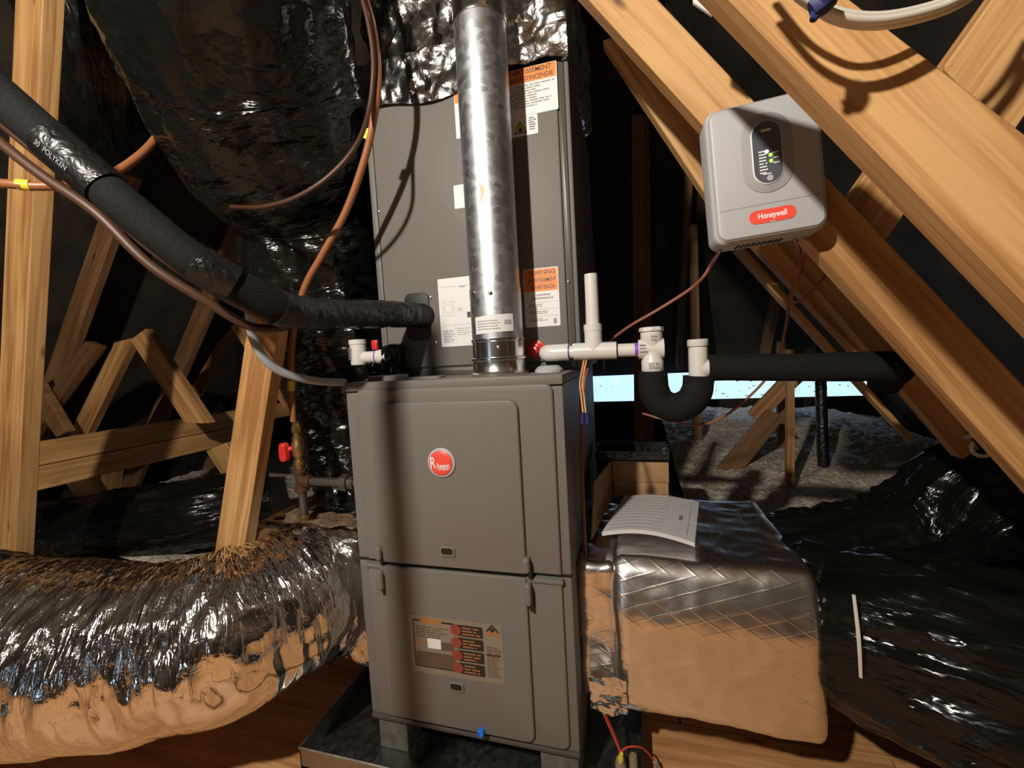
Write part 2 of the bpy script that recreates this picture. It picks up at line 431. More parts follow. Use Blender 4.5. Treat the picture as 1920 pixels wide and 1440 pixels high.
def grid_box(a, b, res, rad, disp, open_faces=()):
    """rounded box of fine quads, displaced along its normal by disp(point, normal)"""
    a, b = Vector(a), Vector(b); m = MB(); idx = {}
    inn0 = a + Vector((rad,) * 3); inn1 = b - Vector((rad,) * 3)
    def vert(p):
        k = (round(p.x, 5), round(p.y, 5), round(p.z, 5))
        if k in idx: return idx[k]
        c = Vector([min(max(p[i], inn0[i]), inn1[i]) for i in range(3)]); d = p - c
        d = d.normalized() if d.length > 1e-9 else Vector((0, 0, 1))
        q = c + d * rad; m.v.append(q + d * disp(q, d)); idx[k] = len(m.v) - 1; return idx[k]
    for ax in range(3):
        u, v = [(1, 2), (2, 0), (0, 1)][ax]
        nu = max(2, int((b[u] - a[u]) / res)); nv = max(2, int((b[v] - a[v]) / res))
        for side in (0, 1):
            for i in range(nu):
                for j in range(nv):
                    pts = []
                    for (di, dj) in ((0, 0), (1, 0), (1, 1), (0, 1)):
                        p = Vector((0, 0, 0)); p[ax] = b[ax] if side else a[ax]
                        p[u] = a[u] + (b[u] - a[u]) * (i + di) / nu; p[v] = a[v] + (b[v] - a[v]) * (j + dj) / nv; pts.append(vert(p))
                    if not side: pts.reverse()
                    m.face(pts)
    return m

# ================================================================== THE SETTING
def struct_quads(name, quads, material, uvs=True):
    m = MB()
    for q in quads:
        k = len(m.v); q = [Vector(p) for p in q]; m.v += q
        ax = (q[1] - q[0]).normalized(); o = q[0]; nn = ax.cross(q[3] - q[0]).normalized(); sd = nn.cross(ax)
        m.face(range(k, k + len(q)), [((p - o).dot(ax), (p - o).dot(sd)) for p in q])
    return single(name, m, material, None, None, None, 'structure', smooth=False)
SL = 1.376                                         # roof pitch (rise per metre)
XL, XR, RX, RZ = -3.40, 2.62, -.39, 4.142           # eaves left and right, ridge
YB, YF = 2.9, -3.6
# floor: joist-level base, plywood sheets as parts
fl = struct_quads('floor', [[(XL, YF, -.03), (XR + .1, YF, -.03), (XR + .1, YB + .3, -.03), (XL, YB + .3, -.03)]], 'roof_board')
def sheet(x0, x1, y0, y1, along='x'):
    q = [(x0, y0, 0), (x1, y0, 0), (x1, y1, 0), (x0, y1, 0)] if along == 'x' else [(x0, y0, 0), (x0, y1, 0), (x1, y1, 0), (x1, y0, 0)]
    mb = prism(q, (0, 0, -.018), .0015)
    me = mesh_of(mb, fl.location, 'plywood_sheet', False); o = bpy.data.objects.new('plywood_sheet', me); COL.objects.link(o); o.parent = fl; me.materials.append(MATS['plywood'])
for (x0, x1, y0, y1) in ((-1.45, -.24, -.93, .28), (-.236, .98, -.93, .28), (.984, 2.2, -.93, .28), (-2.6, -1.454, -.93, .28), (-1.45, .5, .284, .95), (.504, 1.1, .284, .95),
                         (-2.6, -1.0, -2.15, -.934), (-.996, .2, -2.15, -.934), (.204, 2.2, -2.15, -.934), (-2.6, .2, -3.5, -2.154), (.204, 2.2, -3.5, -2.154)):
    sheet(x0, x1, y0, y1)
# roof slopes left and right, sloping end towards the eave vent, gable behind the camera
def roof_z(y): return .80 + SL * (YB - y)
yr = YB - (RZ - .80) / SL
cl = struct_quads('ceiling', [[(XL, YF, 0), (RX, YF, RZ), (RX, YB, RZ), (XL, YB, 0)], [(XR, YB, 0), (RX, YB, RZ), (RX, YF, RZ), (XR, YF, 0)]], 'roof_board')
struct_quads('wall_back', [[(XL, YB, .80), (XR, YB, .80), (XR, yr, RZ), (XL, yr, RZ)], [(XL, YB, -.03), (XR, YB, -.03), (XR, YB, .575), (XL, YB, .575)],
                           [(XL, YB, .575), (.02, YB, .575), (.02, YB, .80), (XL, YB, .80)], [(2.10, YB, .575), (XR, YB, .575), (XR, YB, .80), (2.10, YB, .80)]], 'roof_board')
gx0, gx1, gz0, gz1 = -1.75, -1.15, .55, 1.15       # unseen opening added behind the camera for bluish reflections in the foil
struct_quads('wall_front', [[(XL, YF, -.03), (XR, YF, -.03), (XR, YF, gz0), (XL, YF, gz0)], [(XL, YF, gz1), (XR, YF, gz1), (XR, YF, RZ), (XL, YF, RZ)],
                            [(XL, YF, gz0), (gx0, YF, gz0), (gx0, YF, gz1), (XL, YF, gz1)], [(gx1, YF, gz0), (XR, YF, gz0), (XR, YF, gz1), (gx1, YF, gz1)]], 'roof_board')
# the bright vent: screen boards with a few dark specks hanging in the slot
rnd = random.Random(3)
vt = Thing('eave_vent', 'pale daylit strip of screening in the low slot behind the drain pipe', 'vent', (1.05, YB + .03, .575))
m = mat('vent_screen', (.8, .86, .9), .6); bsdf(m).inputs['Transmission Weight'].default_value = .0
bs = bsdf(m); tr = N(m, 'ShaderNodeBsdfTranslucent'); tr.inputs[0].default_value = (.85, .92, 1, 1)
ms = N(m, 'ShaderNodeMixShader'); ms.inputs[0].default_value = .85; out = m.node_tree.nodes['Material Output']
L(m, bs.outputs[0], ms.inputs[1]); L(m, tr.outputs[0], ms.inputs[2]); L(m, ms.outputs[0], out.inputs[0])
for i in range(8):
    x0 = .03 + i * .257
    part('screen_panel', MB().box((x0, YB + .03, .56), (x0 + .252, YB + .034, .82)), 'vent_screen', vt, smooth=False)
sp = MB()
for i in range(46):
    x = .05 + 2.0 * rnd.random(); z = .585 + .14 * rnd.random(); wd = .006 + .03 * rnd.random() ** 2; h = .003 + .005 * rnd.random()
    sp.box((x, YB + .022, z), (x + wd, YB + .026, z + h))
so = part('debris', sp, 'ink_gray', vt, smooth=False); so['kind'] = 'stuff'

# loose-fill insulation: one uncountable heap
def heap(x0, x1, y0, y1, hf, step):
    m = MB(); nx = int((x1 - x0) / step); ny = int((y1 - y0) / step)
    for j in range(ny + 1):
        for i in range(nx + 1):
            x = x0 + (x1 - x0) * i / nx; y = y0 + (y1 - y0) * j / ny; p = Vector((x, y, 0))
            z = hf(x, y) + .03 * nz(p, 3) + .010 * ridge(p, 9) + .010 * ridge(p + Vector((3, 1, 0)), 22) + .007 * nz(p, 55)
            m.v.append(Vector((x, y, z)))
    for j in range(ny):
        for i in range(nx):
            a = j * (nx + 1) + i; m.face((a, a + 1, a + nx + 2, a + nx + 1))
    return m
single('loose_fill_insulation', heap(.62, 2.2, .78, 2.88, lambda x, y: .33 + .11 * max(0, y - 1.4) - .25 * max(0, .95 - y) - .22 * max(0, x - 1.75), .018), 'insulation',
       'greyish fluffy loose-fill insulation heaped below the daylit vent slot', 'insulation', kind='stuff')
single('blown_insulation', heap(-2.6, -.62, .34, 2.6, lambda x, y: .22 + .10 * math.sin(x * 2.3 + y), .022), 'insulation',
       'grey tufts of blown insulation between the leaning truss boards', 'insulation', kind='stuff')

# ================================================================== TIMBER
YT = -.22
# tall stud and short post of the near truss
def stud(name, label, top, bot, y, w=.089, d=.038, ztop=None, zbot=.0, material='pine'):
    a = Yp(*top, y); b = Yp(*bot, y); k = (a - b) / (a.z - b.z)
    zt = ztop if ztop else a.z
    a2 = b + k * (zt - b.z); b2 = b + k * (zbot - b.z); sx = Vector((w, 0, 0))
    return single(name, prism([b2, a2, a2 + sx, b2 + sx], (0, d, 0)), material, label, 'timber', smooth=False)
stud('truss_stud', 'tall pale pine stud crossed by the black insulated pipe', (28, 0), (-16, 1060), -.08, ztop=2.3, zbot=.0, w=.112, d=.045)
stud('support_post', 'short leaning pine post behind the grey conduit', (467, 586), (400, 1050), .0, zbot=.0, w=.100)
# double strongback beam running away along y
for i, (za, lab) in enumerate(((.80, 'upper board of the doubled horizontal beam behind the short post'), (.708, 'lower board of the doubled horizontal beam behind the short post'))):
    a = Vector((-1.76, .02, za)); b = Vector((-1.76, 2.15 if i == 0 else 1.2, za))
    single('strongback_board', prism([a, b, b - Vector((0, 0, .089)), a - Vector((0, 0, .089))], (-.038, 0, 0)), 'pine', lab, 'timber', 'doubled horizontal beam', smooth=False)
def web(px, y, lab, material='pine', th=.038): return quad_board(px, y, th, 'truss_web', lab, material, 'timber', 'truss webs')
web([(252, 632), (158, 824), (122, 828), (214, 642)], .62, 'truss web leaning down to the left from the left inverted-V apex above the doubled beam')
web([(244, 637), (346, 794), (391, 794), (272, 616)], .60, 'truss web leaning down to the right from the left inverted-V apex above the doubled beam')
web([(438, 612), (372, 745), (346, 745), (410, 640)], 1.25, 'dim truss web leaning down to the left beyond the short post', 'pine_shaded')
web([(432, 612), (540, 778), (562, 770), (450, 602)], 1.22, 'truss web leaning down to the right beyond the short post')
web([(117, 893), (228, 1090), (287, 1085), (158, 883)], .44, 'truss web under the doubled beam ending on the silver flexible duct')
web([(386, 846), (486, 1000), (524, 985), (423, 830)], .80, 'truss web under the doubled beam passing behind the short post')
web([(185, 650), (60, 820), (40, 810), (160, 640)], .55, 'dim truss web near the roof beside the tall pale stud', 'pine_shaded')
web([(60, 700), (40, 730), (105, 820), (125, 810)], .5, 'truss web stub rising beside the tall pale stud', 'pine_shaded')
web([(190, 880), (180, 960), (212, 962), (218, 880)], .75, 'short upright truss web standing in insulation under the doubled beam', 'pine_shaded')
# dim rafters on the left slope
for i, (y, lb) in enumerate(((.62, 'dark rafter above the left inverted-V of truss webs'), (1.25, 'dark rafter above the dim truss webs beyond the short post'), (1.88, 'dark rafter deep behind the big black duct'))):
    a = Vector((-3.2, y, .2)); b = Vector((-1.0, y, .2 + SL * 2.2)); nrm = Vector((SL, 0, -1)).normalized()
    single('roof_rafter', prism([a, b, b + nrm * .12, a + nrm * .12], (0, .038, 0)), 'pine_shaded', lb, 'rafter', 'dim rafters behind the big black duct', smooth=False)
# ---- right side: steep timbers
quad_board([(1105 - 190, -200), (1548, 477), (1980, 963), (1980, 781), (1235 - 190, -193)], -.05, .038, 'x', 'x') if False else None
a0, a1 = Yp(1105, 0, -.05), Yp(1920, 898, -.05); c0, c1 = Yp(1235, 0, -.05), Yp(1920, 722, -.05)
def ext(p, q, s, t): return p + (q - p) * s, p + (q - p) * t
e0, e1 = ext(a0, a1, -.35, 1.25); g0, g1 = ext(c0, c1, -.35, 1.36)
single('sloping_brace', prism([e0, e1, g1, g0], (0, .038, 0)), 'pine', 'pale sloping timber that carries the grey control box', 'timber', smooth=False)
a0, a1 = Yp(1368, 0, -.36), Yp(1920, 566, -.36); c0, c1 = Yp(1598, 0, -.36), Yp(1920, 248, -.36)
e0, e1 = ext(a0, a1, -.3, 1.4); g0, g1 = ext(c0, c1, -.45, 2.0)
single('sloping_beam', prism([e0, e1, g1, g0], (0, .040, 0)), 'pine', 'broad sloping timber with grain streaks overlapping the corner of the grey control box', 'timber', smooth=False)
quad_board([(1440, 440), (1806, 862), (1838, 842), (1560, 440)], .26, .038, 'sloping_brace', 'shaded sloping timber ending at the small white ring bracket', 'pine')
quad_board([(1130, 75), (1350, 405), (1425, 395), (1195, 55)], .20, .038, 'sloping_brace', 'sloping timber behind the control box with a dark round knot hole', 'pine')
quad_board([(1410, 455), (1640, 700), (1672, 695), (1440, 455)], .30, .038, 'sloping_brace', 'narrow sloping timber strip running down to the black drain pipe', 'pine')
quad_board([(1366, 455), (1712, 833), (1718, 826), (1392, 458)], .55, .038, 'sloping_brace', 'thin tapering timber strip passing behind the black drain pipe', 'pine')
quad_board([(1581, 388), (1720, 190), (1790, 270), (1660, 452)], -.012, .038, 'blocking', 'short wood block spanning between the two sloping timbers', 'pine')
quad_board([(1770, 126), (1960, -140), (2085, -20), (1897, 256)], -.27, .038, 'blocking', 'reddish plank rising to the roof behind the broad sloping timber', 'pine')
LP = Vector(LAMP); yc = -.66
def toward(q): t = (yc - q.y) / (LP.y - q.y); return q + (LP - q) * t
s0 = toward(Vector((-.137, -.012, .55))); s1 = Vector((s0.x + (LP.x - s0.x) * .66, -1.25, 0))
single('shadow_prop', prism([(s1.x - .017, s1.y, 0), (s0.x - .017, yc, 1.53), (s0.x + .017, yc, 1.53), (s1.x + .017, s1.y, 0)], (0, -.018, .0)), 'pine', 'slim leaning prop added out of view so its shadow crosses the furnace doors', 'timber', smooth=False)  # unseen prop, added and angled to throw the upright shadow band
# far timbers near the vent
quad_board([(1478, 655), (1476, 940), (1491, 940), (1490, 655)], 1.32, .038, 'vent_stud', 'thin upright wood stick standing in the insulation near the vent', 'pine')
quad_board([(1404, 775), (1520, 652), (1568, 655), (1425, 792)], 1.75, .038, 'vent_brace', 'short diagonal board crossing the bright vent strip', 'pine')
quad_board([(1459, 640), (1459, 860), (1474, 860), (1474, 640)], 1.9, .038, 'vent_stud', 'dim upright wood stick just behind the lit one near the vent', 'pine_shaded')
quad_board([(1184, 215), (1190, 860), (1226, 860), (1216, 215)], 1.7, .038, 'vent_stud', 'dark upright stud behind the white drain fittings', 'pine_shaded')
quad_board([(1292, 420), (1300, 880), (1318, 880), (1308, 420)], 2.0, .038, 'vent_stud', 'slim dark upright stud behind the drain trap', 'pine_shaded')
quad_board([(1240, 1000), (1440, 770), (1475, 780), (1330, 960)], 1.6, .038, 'vent_brace', 'dark diagonal board rising from behind the foil box to the vent', 'pine_shaded')
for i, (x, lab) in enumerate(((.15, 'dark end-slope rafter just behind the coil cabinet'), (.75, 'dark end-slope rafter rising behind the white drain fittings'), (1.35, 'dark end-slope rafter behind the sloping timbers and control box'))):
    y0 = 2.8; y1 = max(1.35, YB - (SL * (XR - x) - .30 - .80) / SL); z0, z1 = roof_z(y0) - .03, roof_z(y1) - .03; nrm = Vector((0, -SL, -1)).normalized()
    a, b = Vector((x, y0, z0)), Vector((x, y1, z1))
    single('end_rafter', prism([a, b, b + nrm * .12, a + nrm * .12], (.038, 0, 0)), 'pine_shaded', lab, 'rafter', 'dark rafters above the bright vent', smooth=False)

# ================================================================== FURNACE
FW, ZB, ZT, FD = .2665, .12, .984, .73
fu = Thing('furnace', 'grey metal furnace cabinet with a round red badge standing in the drain pan', 'furnace', (0, .36, ZB))
cab = MB().box((-FW, .012, ZB), (FW, FD, ZT - .022))
part('cabinet', cab, 'paint_gray', fu, smooth=False)
part('top_panel', rbox((-FW - .001, .0, ZT - .021), (FW + .001, FD + .001, ZT), .003), 'paint_gray', fu)
part('base_rail', rbox((-FW, .001, ZB), (FW, .03, ZB + .012), .002), 'paint_gray_edge', fu)
ZS = .543                                            # seam between the two doors
part('door_gap', MB().box((-FW + .001, .004, ZS - .006), (FW - .001, .013, ZS + .006)), 'dark_gap', fu, smooth=False)
O0 = Vector((0, .012, 0))
def door(name, z0, z1, label):
    d = part(name, slab(rrect(-FW, FW, z0, z1, .004), .009, .003, O0), 'paint_gray', fu, label)
    return d
up = door('upper_door', ZS + .003, ZT - .0245, 'upper door panel with the red badge')
lo = door('lower_door', ZB + .014, ZS - .003, 'lower door panel with the instruction label')
# raised door field with rounded upper corners and the inner arch panel
part('raised_field', slab(rrect(-.236, .246, ZS + .004, .966, .014, rr=(0, 0, .018, .018)), .0175, .005, O0, back=.004), 'paint_gray', (fu, up))
part('raised_field', slab(rrect(-.236, .246, ZB + .020, ZS - .004, .014, rr=(.018, .018, 0, 0)), .0175, .005, O0, back=.004), 'paint_gray', (fu, lo))
O1 = Vector((0, -.0055, 0))
YI = -.0151
part('inner_panel', slab(rrect(-.192, .170, ZS + .0045, .935, .01, rr=(0, 0, .022, .022)), .0095, .0045, O1, back=-.003), 'paint_gray', (fu, up))
part('inner_panel', slab(rrect(-.192, .168, .150, ZS - .0045, .01, rr=(.02, .02, 0, 0)), .0095, .0045, O1, back=-.003), 'paint_gray', (fu, lo))
part('seam_lip', rbox((-.246, -.010, ZS - .0155), (.250, .004, ZS - .0045), .003), 'paint_gray', (fu, lo))
O2 = Vector((0, YI, 0))
# finger pulls: dark slot with a lit lower lip
for z, d in ((.588, up), (.259, lo)):
    part('finger_pull', slab(rrect(-.034, .004, z - .0135, z + .0115, .006), .0035, .0025, O2), 'paint_gray', (fu, d))
    part('finger_slot', slab(rrect(-.029, -.001, z - .006, z + .0085, .005), .0039, 0, O2), 'dark_gap', (fu, d))
# latch loops on both sides of the seam
for x in (.171, -.197):
    for z0, z1, d in ((.5525, .588, up), (.478, .5295, lo)):
        part('latch_cover', slab(rrect(x - .0085, x + .0085, z0, z1, .008), .018, .006, O1), 'paint_gray', (fu, d))
        part('latch_slot', slab(rrect(x + .003, x + .0115, z0 - .012, z1 - .012, .004), .0125, .001, O1), 'dark_gap', (fu, d))
# badge
bx, bz = -.014, .796
bd = part('badge', lathe((bx, YI + .0002, bz), FN, [(.034, 0), (.034, .003), (.032, .005), (.0305, .0055)], 36), 'light_gray_plastic', (fu, up), 'round red badge with white Rheem lettering')
def sub(name, mb, material, th, po, label=None): return part(name, mb, material, (th, po), label)
sub('badge_face', lathe((bx, YI - .0049, bz), FN, [(.0285, 0), (.0285, .001), (.026, .0028), (.018, .0036), (.001, .0038)], 36), 'logo_red', fu, up)
sub('badge_lettering', text('R', .036, (bx - .018, YI - .0092, bz - .000), wid=.013).add(text('heem', .020, (bx + .0075, YI - .0092, bz - .006), wid=.030)).add(rect(-.006, .020, -.0145, -.0135, (bx, YI - .0087, bz))), 'white_ink', fu, up)
# instruction label on the lower door
OL = Vector((0, YI - .0001, 0)); X0, X1, Z0, Z1 = -.127, .106, .282, .425
part('instruction_label', rect(X0, X1, Z0, Z1, OL), 'label_tan', (fu, lo), 'printed instruction label with black boxes and red numbers')
def lp(u, v): return X0 + (X1 - X0) * u, Z0 + (Z1 - Z0) * v
def lrect(u0, u1, v0, v1, h): 
    a, c = lp(u0, v0); b, d = lp(u1, v1); return slab(rrect(a, b, c, d, .003, 3), h, 0, OL, back=.0001)
part('label_border', lrect(.035, .50, .10, .93, .0007), 'label_black', (fu, lo))
part('label_field', lrect(.05, .50, .13, .90, .0008), 'label_tan', (fu, lo))
part('label_band', lrect(.055, .495, .12, .38, .0009), 'label_brown', (fu, lo))
part('label_band', lrect(.27, .485, .44, .58, .0009), 'label_brown', (fu, lo))
part('label_heading', lrect(.12, .36, .87, .97, .0010), 'label_orange', (fu, lo))
for i in range(4): part('label_step_box', lrect(.52, .80, .085 + .215 * i, .275 + .215 * i, .0008), 'label_black', (fu, lo))
for i in range(4):
    x, z = lp(.51, .18 + .215 * i); part('label_step_disc', disc(x, z, .013, OL, h=.0010), 'label_red', (fu, lo)); part('label_step_number', text(str(4 - i), .013, (x, OL.y, z), h=.0012), 'label_brown', (fu, lo))
mm = MB()
for i in range(4):
    x, z = lp(.58, .10 + .215 * i); mm.add(dashes(x, x + .045, z, z + .022, 3, OL, h=.0010, seed=i))
part('label_step_print', mm, 'label_orange', (fu, lo))
x, z = lp(.83, .10); mm = dashes(x, x + .034, z, z + .075, 14, OL, h=.0009, seed=9); x, z = lp(.07, .62); mm.add(dashes(x, x + .09, z, z + .03, 5, OL, h=.0010, seed=4))
part('label_print', mm, 'label_brown', (fu, lo))
for q_ in ((.825, .975, .80, .86, .0009), (.825, .975, .46, .49, .0009), (.07, .18, .52, .56, .0010)): part('label_bar', lrect(*q_), 'label_orange', (fu, lo))
mm = MB(); x, z = lp(.90, .87); k = len(mm.v); mm.v += [OL + FX * a + FU * b + FN * .0009 for a, b in ((x - .016, z), (x - .010, z), (x, z + .013), (x + .010, z), (x + .016, z), (x, z + .018))]; mm.face(range(6)); mm.add(disc(x, z + .004, .005, OL, h=.0009)); part('label_symbol', mm, 'label_black', (fu, lo))
mm = lrect(.19, .34, .45, .62, .0010); part('label_photo', mm, 'white_label', (fu, lo))
# blue drain cap
part('drain_cap', lathe((.041, YI + .001, .159), FN, [(.0085, 0), (.009, .004), (.008, .011), (.0055, .0125), (.005, .009), (.001, .008)], 20), 'blue', fu, 'small bright blue cap')
# open side: junction pieces on the right flank
part('grommet', lathe((.215, .13, ZT), (0, 0, 1), [(.034, 0), (.034, .006), (.026, .014), (.02, .016)], 24), 'light_gray_plastic', fu)
part('knockout_cap', slab(rrect(-.236, -.15, .045, .115, .012), .012, .004, (0, 0, ZT), FX, Vector((0, 1, 0)), Vector((0, 0, 1))), 'paint_gray', fu)
part('knockout_cap', slab(rrect(-.13, -.04, .055, .105, .012), .005, .003, (0, 0, ZT), FX, Vector((0, 1, 0)), Vector((0, 0, 1))), 'paint_gray', fu)
for i, (x, y) in enumerate(((-.25, .07), (.25, .07))):
    part('screw', lathe((x, y, ZT), (0, 0, 1), [(.005, 0), (.005, .003), (.002, .004)], 8), 'bright_steel', fu)

# ---- furnace feet and drain pan
for i, (x0, x1, y0, y1, lab) in enumerate(((-.262, -.18, .02, .20, 'grey masonry block under the furnace corner beside the silver flexible duct'), (.17, .26, .02, .20, 'grey masonry block under the furnace corner beside the foil box'))):
    single('support_block', rbox((x0, y0, .0225), (x1, y1, ZB - .0002), .004), 'mud', lab, 'block', 'blocks under the furnace')
pn = Thing('drain_pan', 'shallow galvanized drain pan on the plywood under the furnace', 'pan', (0, .35, .001))
px0, px1, py0, py1, ph = -.435, .40, -.07, .80, .07
part('pan_bottom', MB().box((px0, py0, .001), (px1, py1, .022)), 'pan_steel', pn, smooth=False)
for a, b in (((px0, py0), (px0 + .003, py1)), ((px1 - .003, py0), (px1, py1)), ((px0, py0), (px1, py0 + .003)), ((px0, py1 - .003), (px1, py1))):
    part('pan_rim', MB().box((a[0], a[1], .012), (b[0], b[1], ph)), 'pan_steel', pn, smooth=False)
part('rim_hem', tube([(Vector(p), .0035) for p in ((px0, py0, ph), (px1, py0, ph), (px1, py1, ph), (px0, py1, ph), (px0, py0, ph))], 6, None, True, 0), 'pan_steel', pn)

# ================================================================== COIL CABINET
CX0, CX1, CY, CYB, CZ0, CZ1 = -.281, .286, .20, .73, ZT + .0005, 1.735
co = Thing('coil_cabinet', 'tall grey coil cabinet with warning labels standing on the furnace', 'cabinet', (0, .46, CZ0))
part('body', MB().box((CX0, CY + .006, CZ0), (CX1, CYB, CZ1)), 'paint_gray', co, smooth=False)
part('front_panel', slab(rrect(CX0 + .020, CX1 - .030, CZ0 + .024, CZ1 - .004, .006), .008, .004, (0, CY + .006, 0)), 'paint_gray', co)
part('corner_flange', slab(rrect(CX0, CX0 + .018, CZ0 + .0, CZ1, .002), .006, .002, (0, CY + .006, 0)), 'paint_gray', co)
part('corner_flange', slab(rrect(CX1 - .027, CX1 - .012, CZ0, CZ1, .002), .004, .002, (0, CY + .006, 0)), 'paint_gray_edge', co)
part('corner_flange', slab(rrect(CX1 - .011, CX1, CZ0, CZ1, .003), .007, .003, (0, CY + .006, 0)), 'paint_gray', co)
part('base_channel', slab(rrect(CX0 + .02, CX1 - .03, CZ0, CZ0 + .020, .002), .003, .002, (0, CY + .006, 0)), 'paint_gray_edge', co)
PC = Vector((0, CY - .0021, 0))
for (x, z) in ((-.265, 1.19), (-.118, 1.20), (-.11, 1.075), (.268, 1.045), (.262, 1.205), (-.258, 1.45)):
    part('screw', lathe((x, CY - .002 if -.26 < x < .25 else CY + .001, z), FN, [(.0045, 0), (.0045, .002), (.002, .0032)], 8), 'bright_steel', co)
# suction port rubber plate
part('port_plate', slab(rrect(-.196, -.122, 1.085, 1.215, .018), .004, .002, PC), 'rubber', co)
# white data label
lab = part('data_label', slab(rrect(-.093, .012, 1.062, 1.246, .003), .0006, 0, PC), 'white_label', co, 'white printed data sheet label')
mm = dashes(-.085, -.052, 1.072, 1.108, 7, PC, h=.0009, seed=3); mm.add(dashes(-.045, .005, 1.09, 1.112, 4, PC, h=.0009, seed=5, fill=.25)); mm.add(rect(-.085, .006, 1.2225, 1.2232, PC, h=.0009)); mm.add(dashes(-.03, -.006, 1.2180, 1.2222, 1, PC, h=.0009, fill=.6))
mm.add(rect(-.085, .006, 1.1195, 1.1201, PC, h=.0009)); mm.add(rect(-.050, -.0495, 1.07, 1.12, PC, h=.0009)); mm.add(dashes(-.04, -.02, 1.155, 1.165, 2, PC, h=.0009, fill=.3))
for a in (-.082, -.0505): mm.add(rect(a, a + .0006, 1.145, 1.183, PC, h=.0009))
for a in (1.145, 1.1824): mm.add(rect(-.082, -.05, a, a + .0006, PC, h=.0009))
n0 = 28; ring = MB()
for k in range(n0):
    a = 6.2832 * k / n0
    for r in (.0118, .0124): ring.v.append(PC + FX * (-.066 + r * math.cos(a)) + FU * (1.164 + r * math.sin(a)) + FN * .0009)
for k in range(n0): j = (k + 1) % n0; ring.face((2 * k, 2 * k + 1, 2 * j + 1, 2 * j))
mm.add(ring); part('data_print', mm, 'ink_gray', (co, lab))
part('data_barcode', rect(-.0125, .004, 1.137, 1.152, PC, h=.0009), 'ink', (co, lab))
# orange and white warning label
X0, X1, Z0, Z1 = .147, .238, 1.098, 1.246
wl = part('warning_label', slab(rrect(X0, X1, Z0, Z1, .004), .0006, 0, PC), 'white_label', co, 'orange and white WARNING AVERTISSEMENT ADVERTENCIA label')
part('warning_band', slab(rrect(X0 + .002, X1 - .002, 1.188, Z1 - .002, .003), .0008, 0, PC), 'orange', (co, wl))
xc = (X0 + X1) / 2; Pw = lambda z: PC + Vector((xc + .004, 0, z))
mm = text('WARNING', .0150, Pw(1.2345), h=.0011, wid=.068); mm.add(text('AVERTISSEMENT', .0135, Pw(1.2155), h=.0011, wid=.072)); mm.add(text('ADVERTENCIA', .0135, Pw(1.1975), h=.0011, wid=.066))
mm.add(text('CALIFORNIA', .0068, Pw(1.1785), h=.0011)); mm.add(text('PROPOSITION 65', .0068, Pw(1.170), h=.0011))
for z in (1.206, 1.2245): mm.add(rect(X0 + .002, X1 - .002, z, z + .0005, PC, h=.001))
part('warning_print', mm, 'ink', (co, wl))
mm = MB()
for i, z in enumerate((1.148, 1.130, 1.112)): mm.add(dashes(X0 + .010, X0 + .062, z, z + .009, 2, PC, h=.0009, seed=20 + i)); mm.add(rect(X0 + .003, X1 - .003, z + .0125, z + .0129, PC, h=.0009))
mm.add(rect(X1 - .017, X1 - .009, 1.104, 1.117, PC, h=.0009)); part('warning_fine_print', mm, 'ink_gray', (co, wl))
# fire-risk label near the top right, with the symbol label under it
X0, X1, Z0, Z1 = .112, .258, 1.622, 1.752
wl = part('fire_label', slab(rrect(X0, X1, Z0, 1.735, .003), .0006, 0, PC), 'white_label', co, 'white label with orange heading AVERTISSEMENT RISQUE D INCENDIE')
part('fire_band', slab(rrect(X0 + .002, X1 - .002, 1.700, 1.7345, .002), .0008, 0, PC), 'orange', (co, wl))
Pw = lambda z: PC + Vector(((X0 + X1) / 2 + .004, 0, z))
part('fire_heading', text('AVERTISSEMENT', .0155, Pw(1.7255), h=.0011, wid=.112).add(text("RISQUE D'INCENDIE", .0150, Pw(1.709), h=.0011, wid=.118)), 'ink', (co, wl))
part('fire_print', dashes(X0 + .006, X1 - .006, 1.640, 1.696, 9, PC, h=.0009, seed=31), 'ink_gray', (co, wl))
wl = part('symbol_label', slab(rrect(.108, .205, 1.575, 1.6215, .002), .0006, 0, PC), 'white_label', co, 'small white label with a black and yellow flame triangle')
def tri(cx, cz, s, h):
    m = MB(); m.v = [PC + FX * (cx + s * a) + FU * (cz + s * b) + FN * h for a, b in ((-1, -.75), (1, -.75), (0, .95))]; m.face((0, 1, 2)); return m
part('flame_triangle', tri(.160, 1.595, .0175, .0009), 'ink', (co, wl)); part('flame_triangle_face', tri(.160, 1.5945, .0135, .0011), 'safety_yellow', (co, wl))
mm = MB()
for k, (dx, s) in enumerate(((0, 1.0),)):
    mm.v += [PC + FX * (.160 + a * .006) + FU * (1.591 + b * .008) + FN * .0013 for a, b in ((-.6, -.7), (.6, -.7), (.8, 0), (.3, .4), (.1, 1.1), (-.3, .5), (-.8, .1))]; mm.face(range(7))
mm.add(dashes(.183, .202, 1.585, 1.617, 6, PC, h=.0009, seed=2)); part('flame', mm, 'ink', (co, wl))
mm = MB(); c = Vector((.128, 0, 1.596)); 
for (a, b) in ((.016, .0145),):
    o4 = [(a, 0), (0, a), (-a, 0), (0, -a)]; i4 = [(b, 0), (0, b), (-b, 0), (0, -b)]
    mm.v = [PC + FX * (.128 + p[0]) + FU * (1.596 + p[1]) + FN * .0009 for p in o4 + i4]
    for k in range(4): j = (k + 1) % 4; mm.face((k, j, 4 + j, 4 + k))
part('diamond_symbol', mm, 'ink', (co, wl))
# labels peeking out left of the flue
wl = part('side_label', slab(rrect(-.012, .03, 1.60, 1.722, .002), .0006, 0, PC), 'white_label', co); part('side_label_band', rect(-.011, .029, 1.688, 1.721, PC, h=.0008), 'orange', (co, wl))
part('small_label', slab(rrect(-.029, .004, 1.424, 1.484, .002), .0006, 0, PC), 'white_label', co)

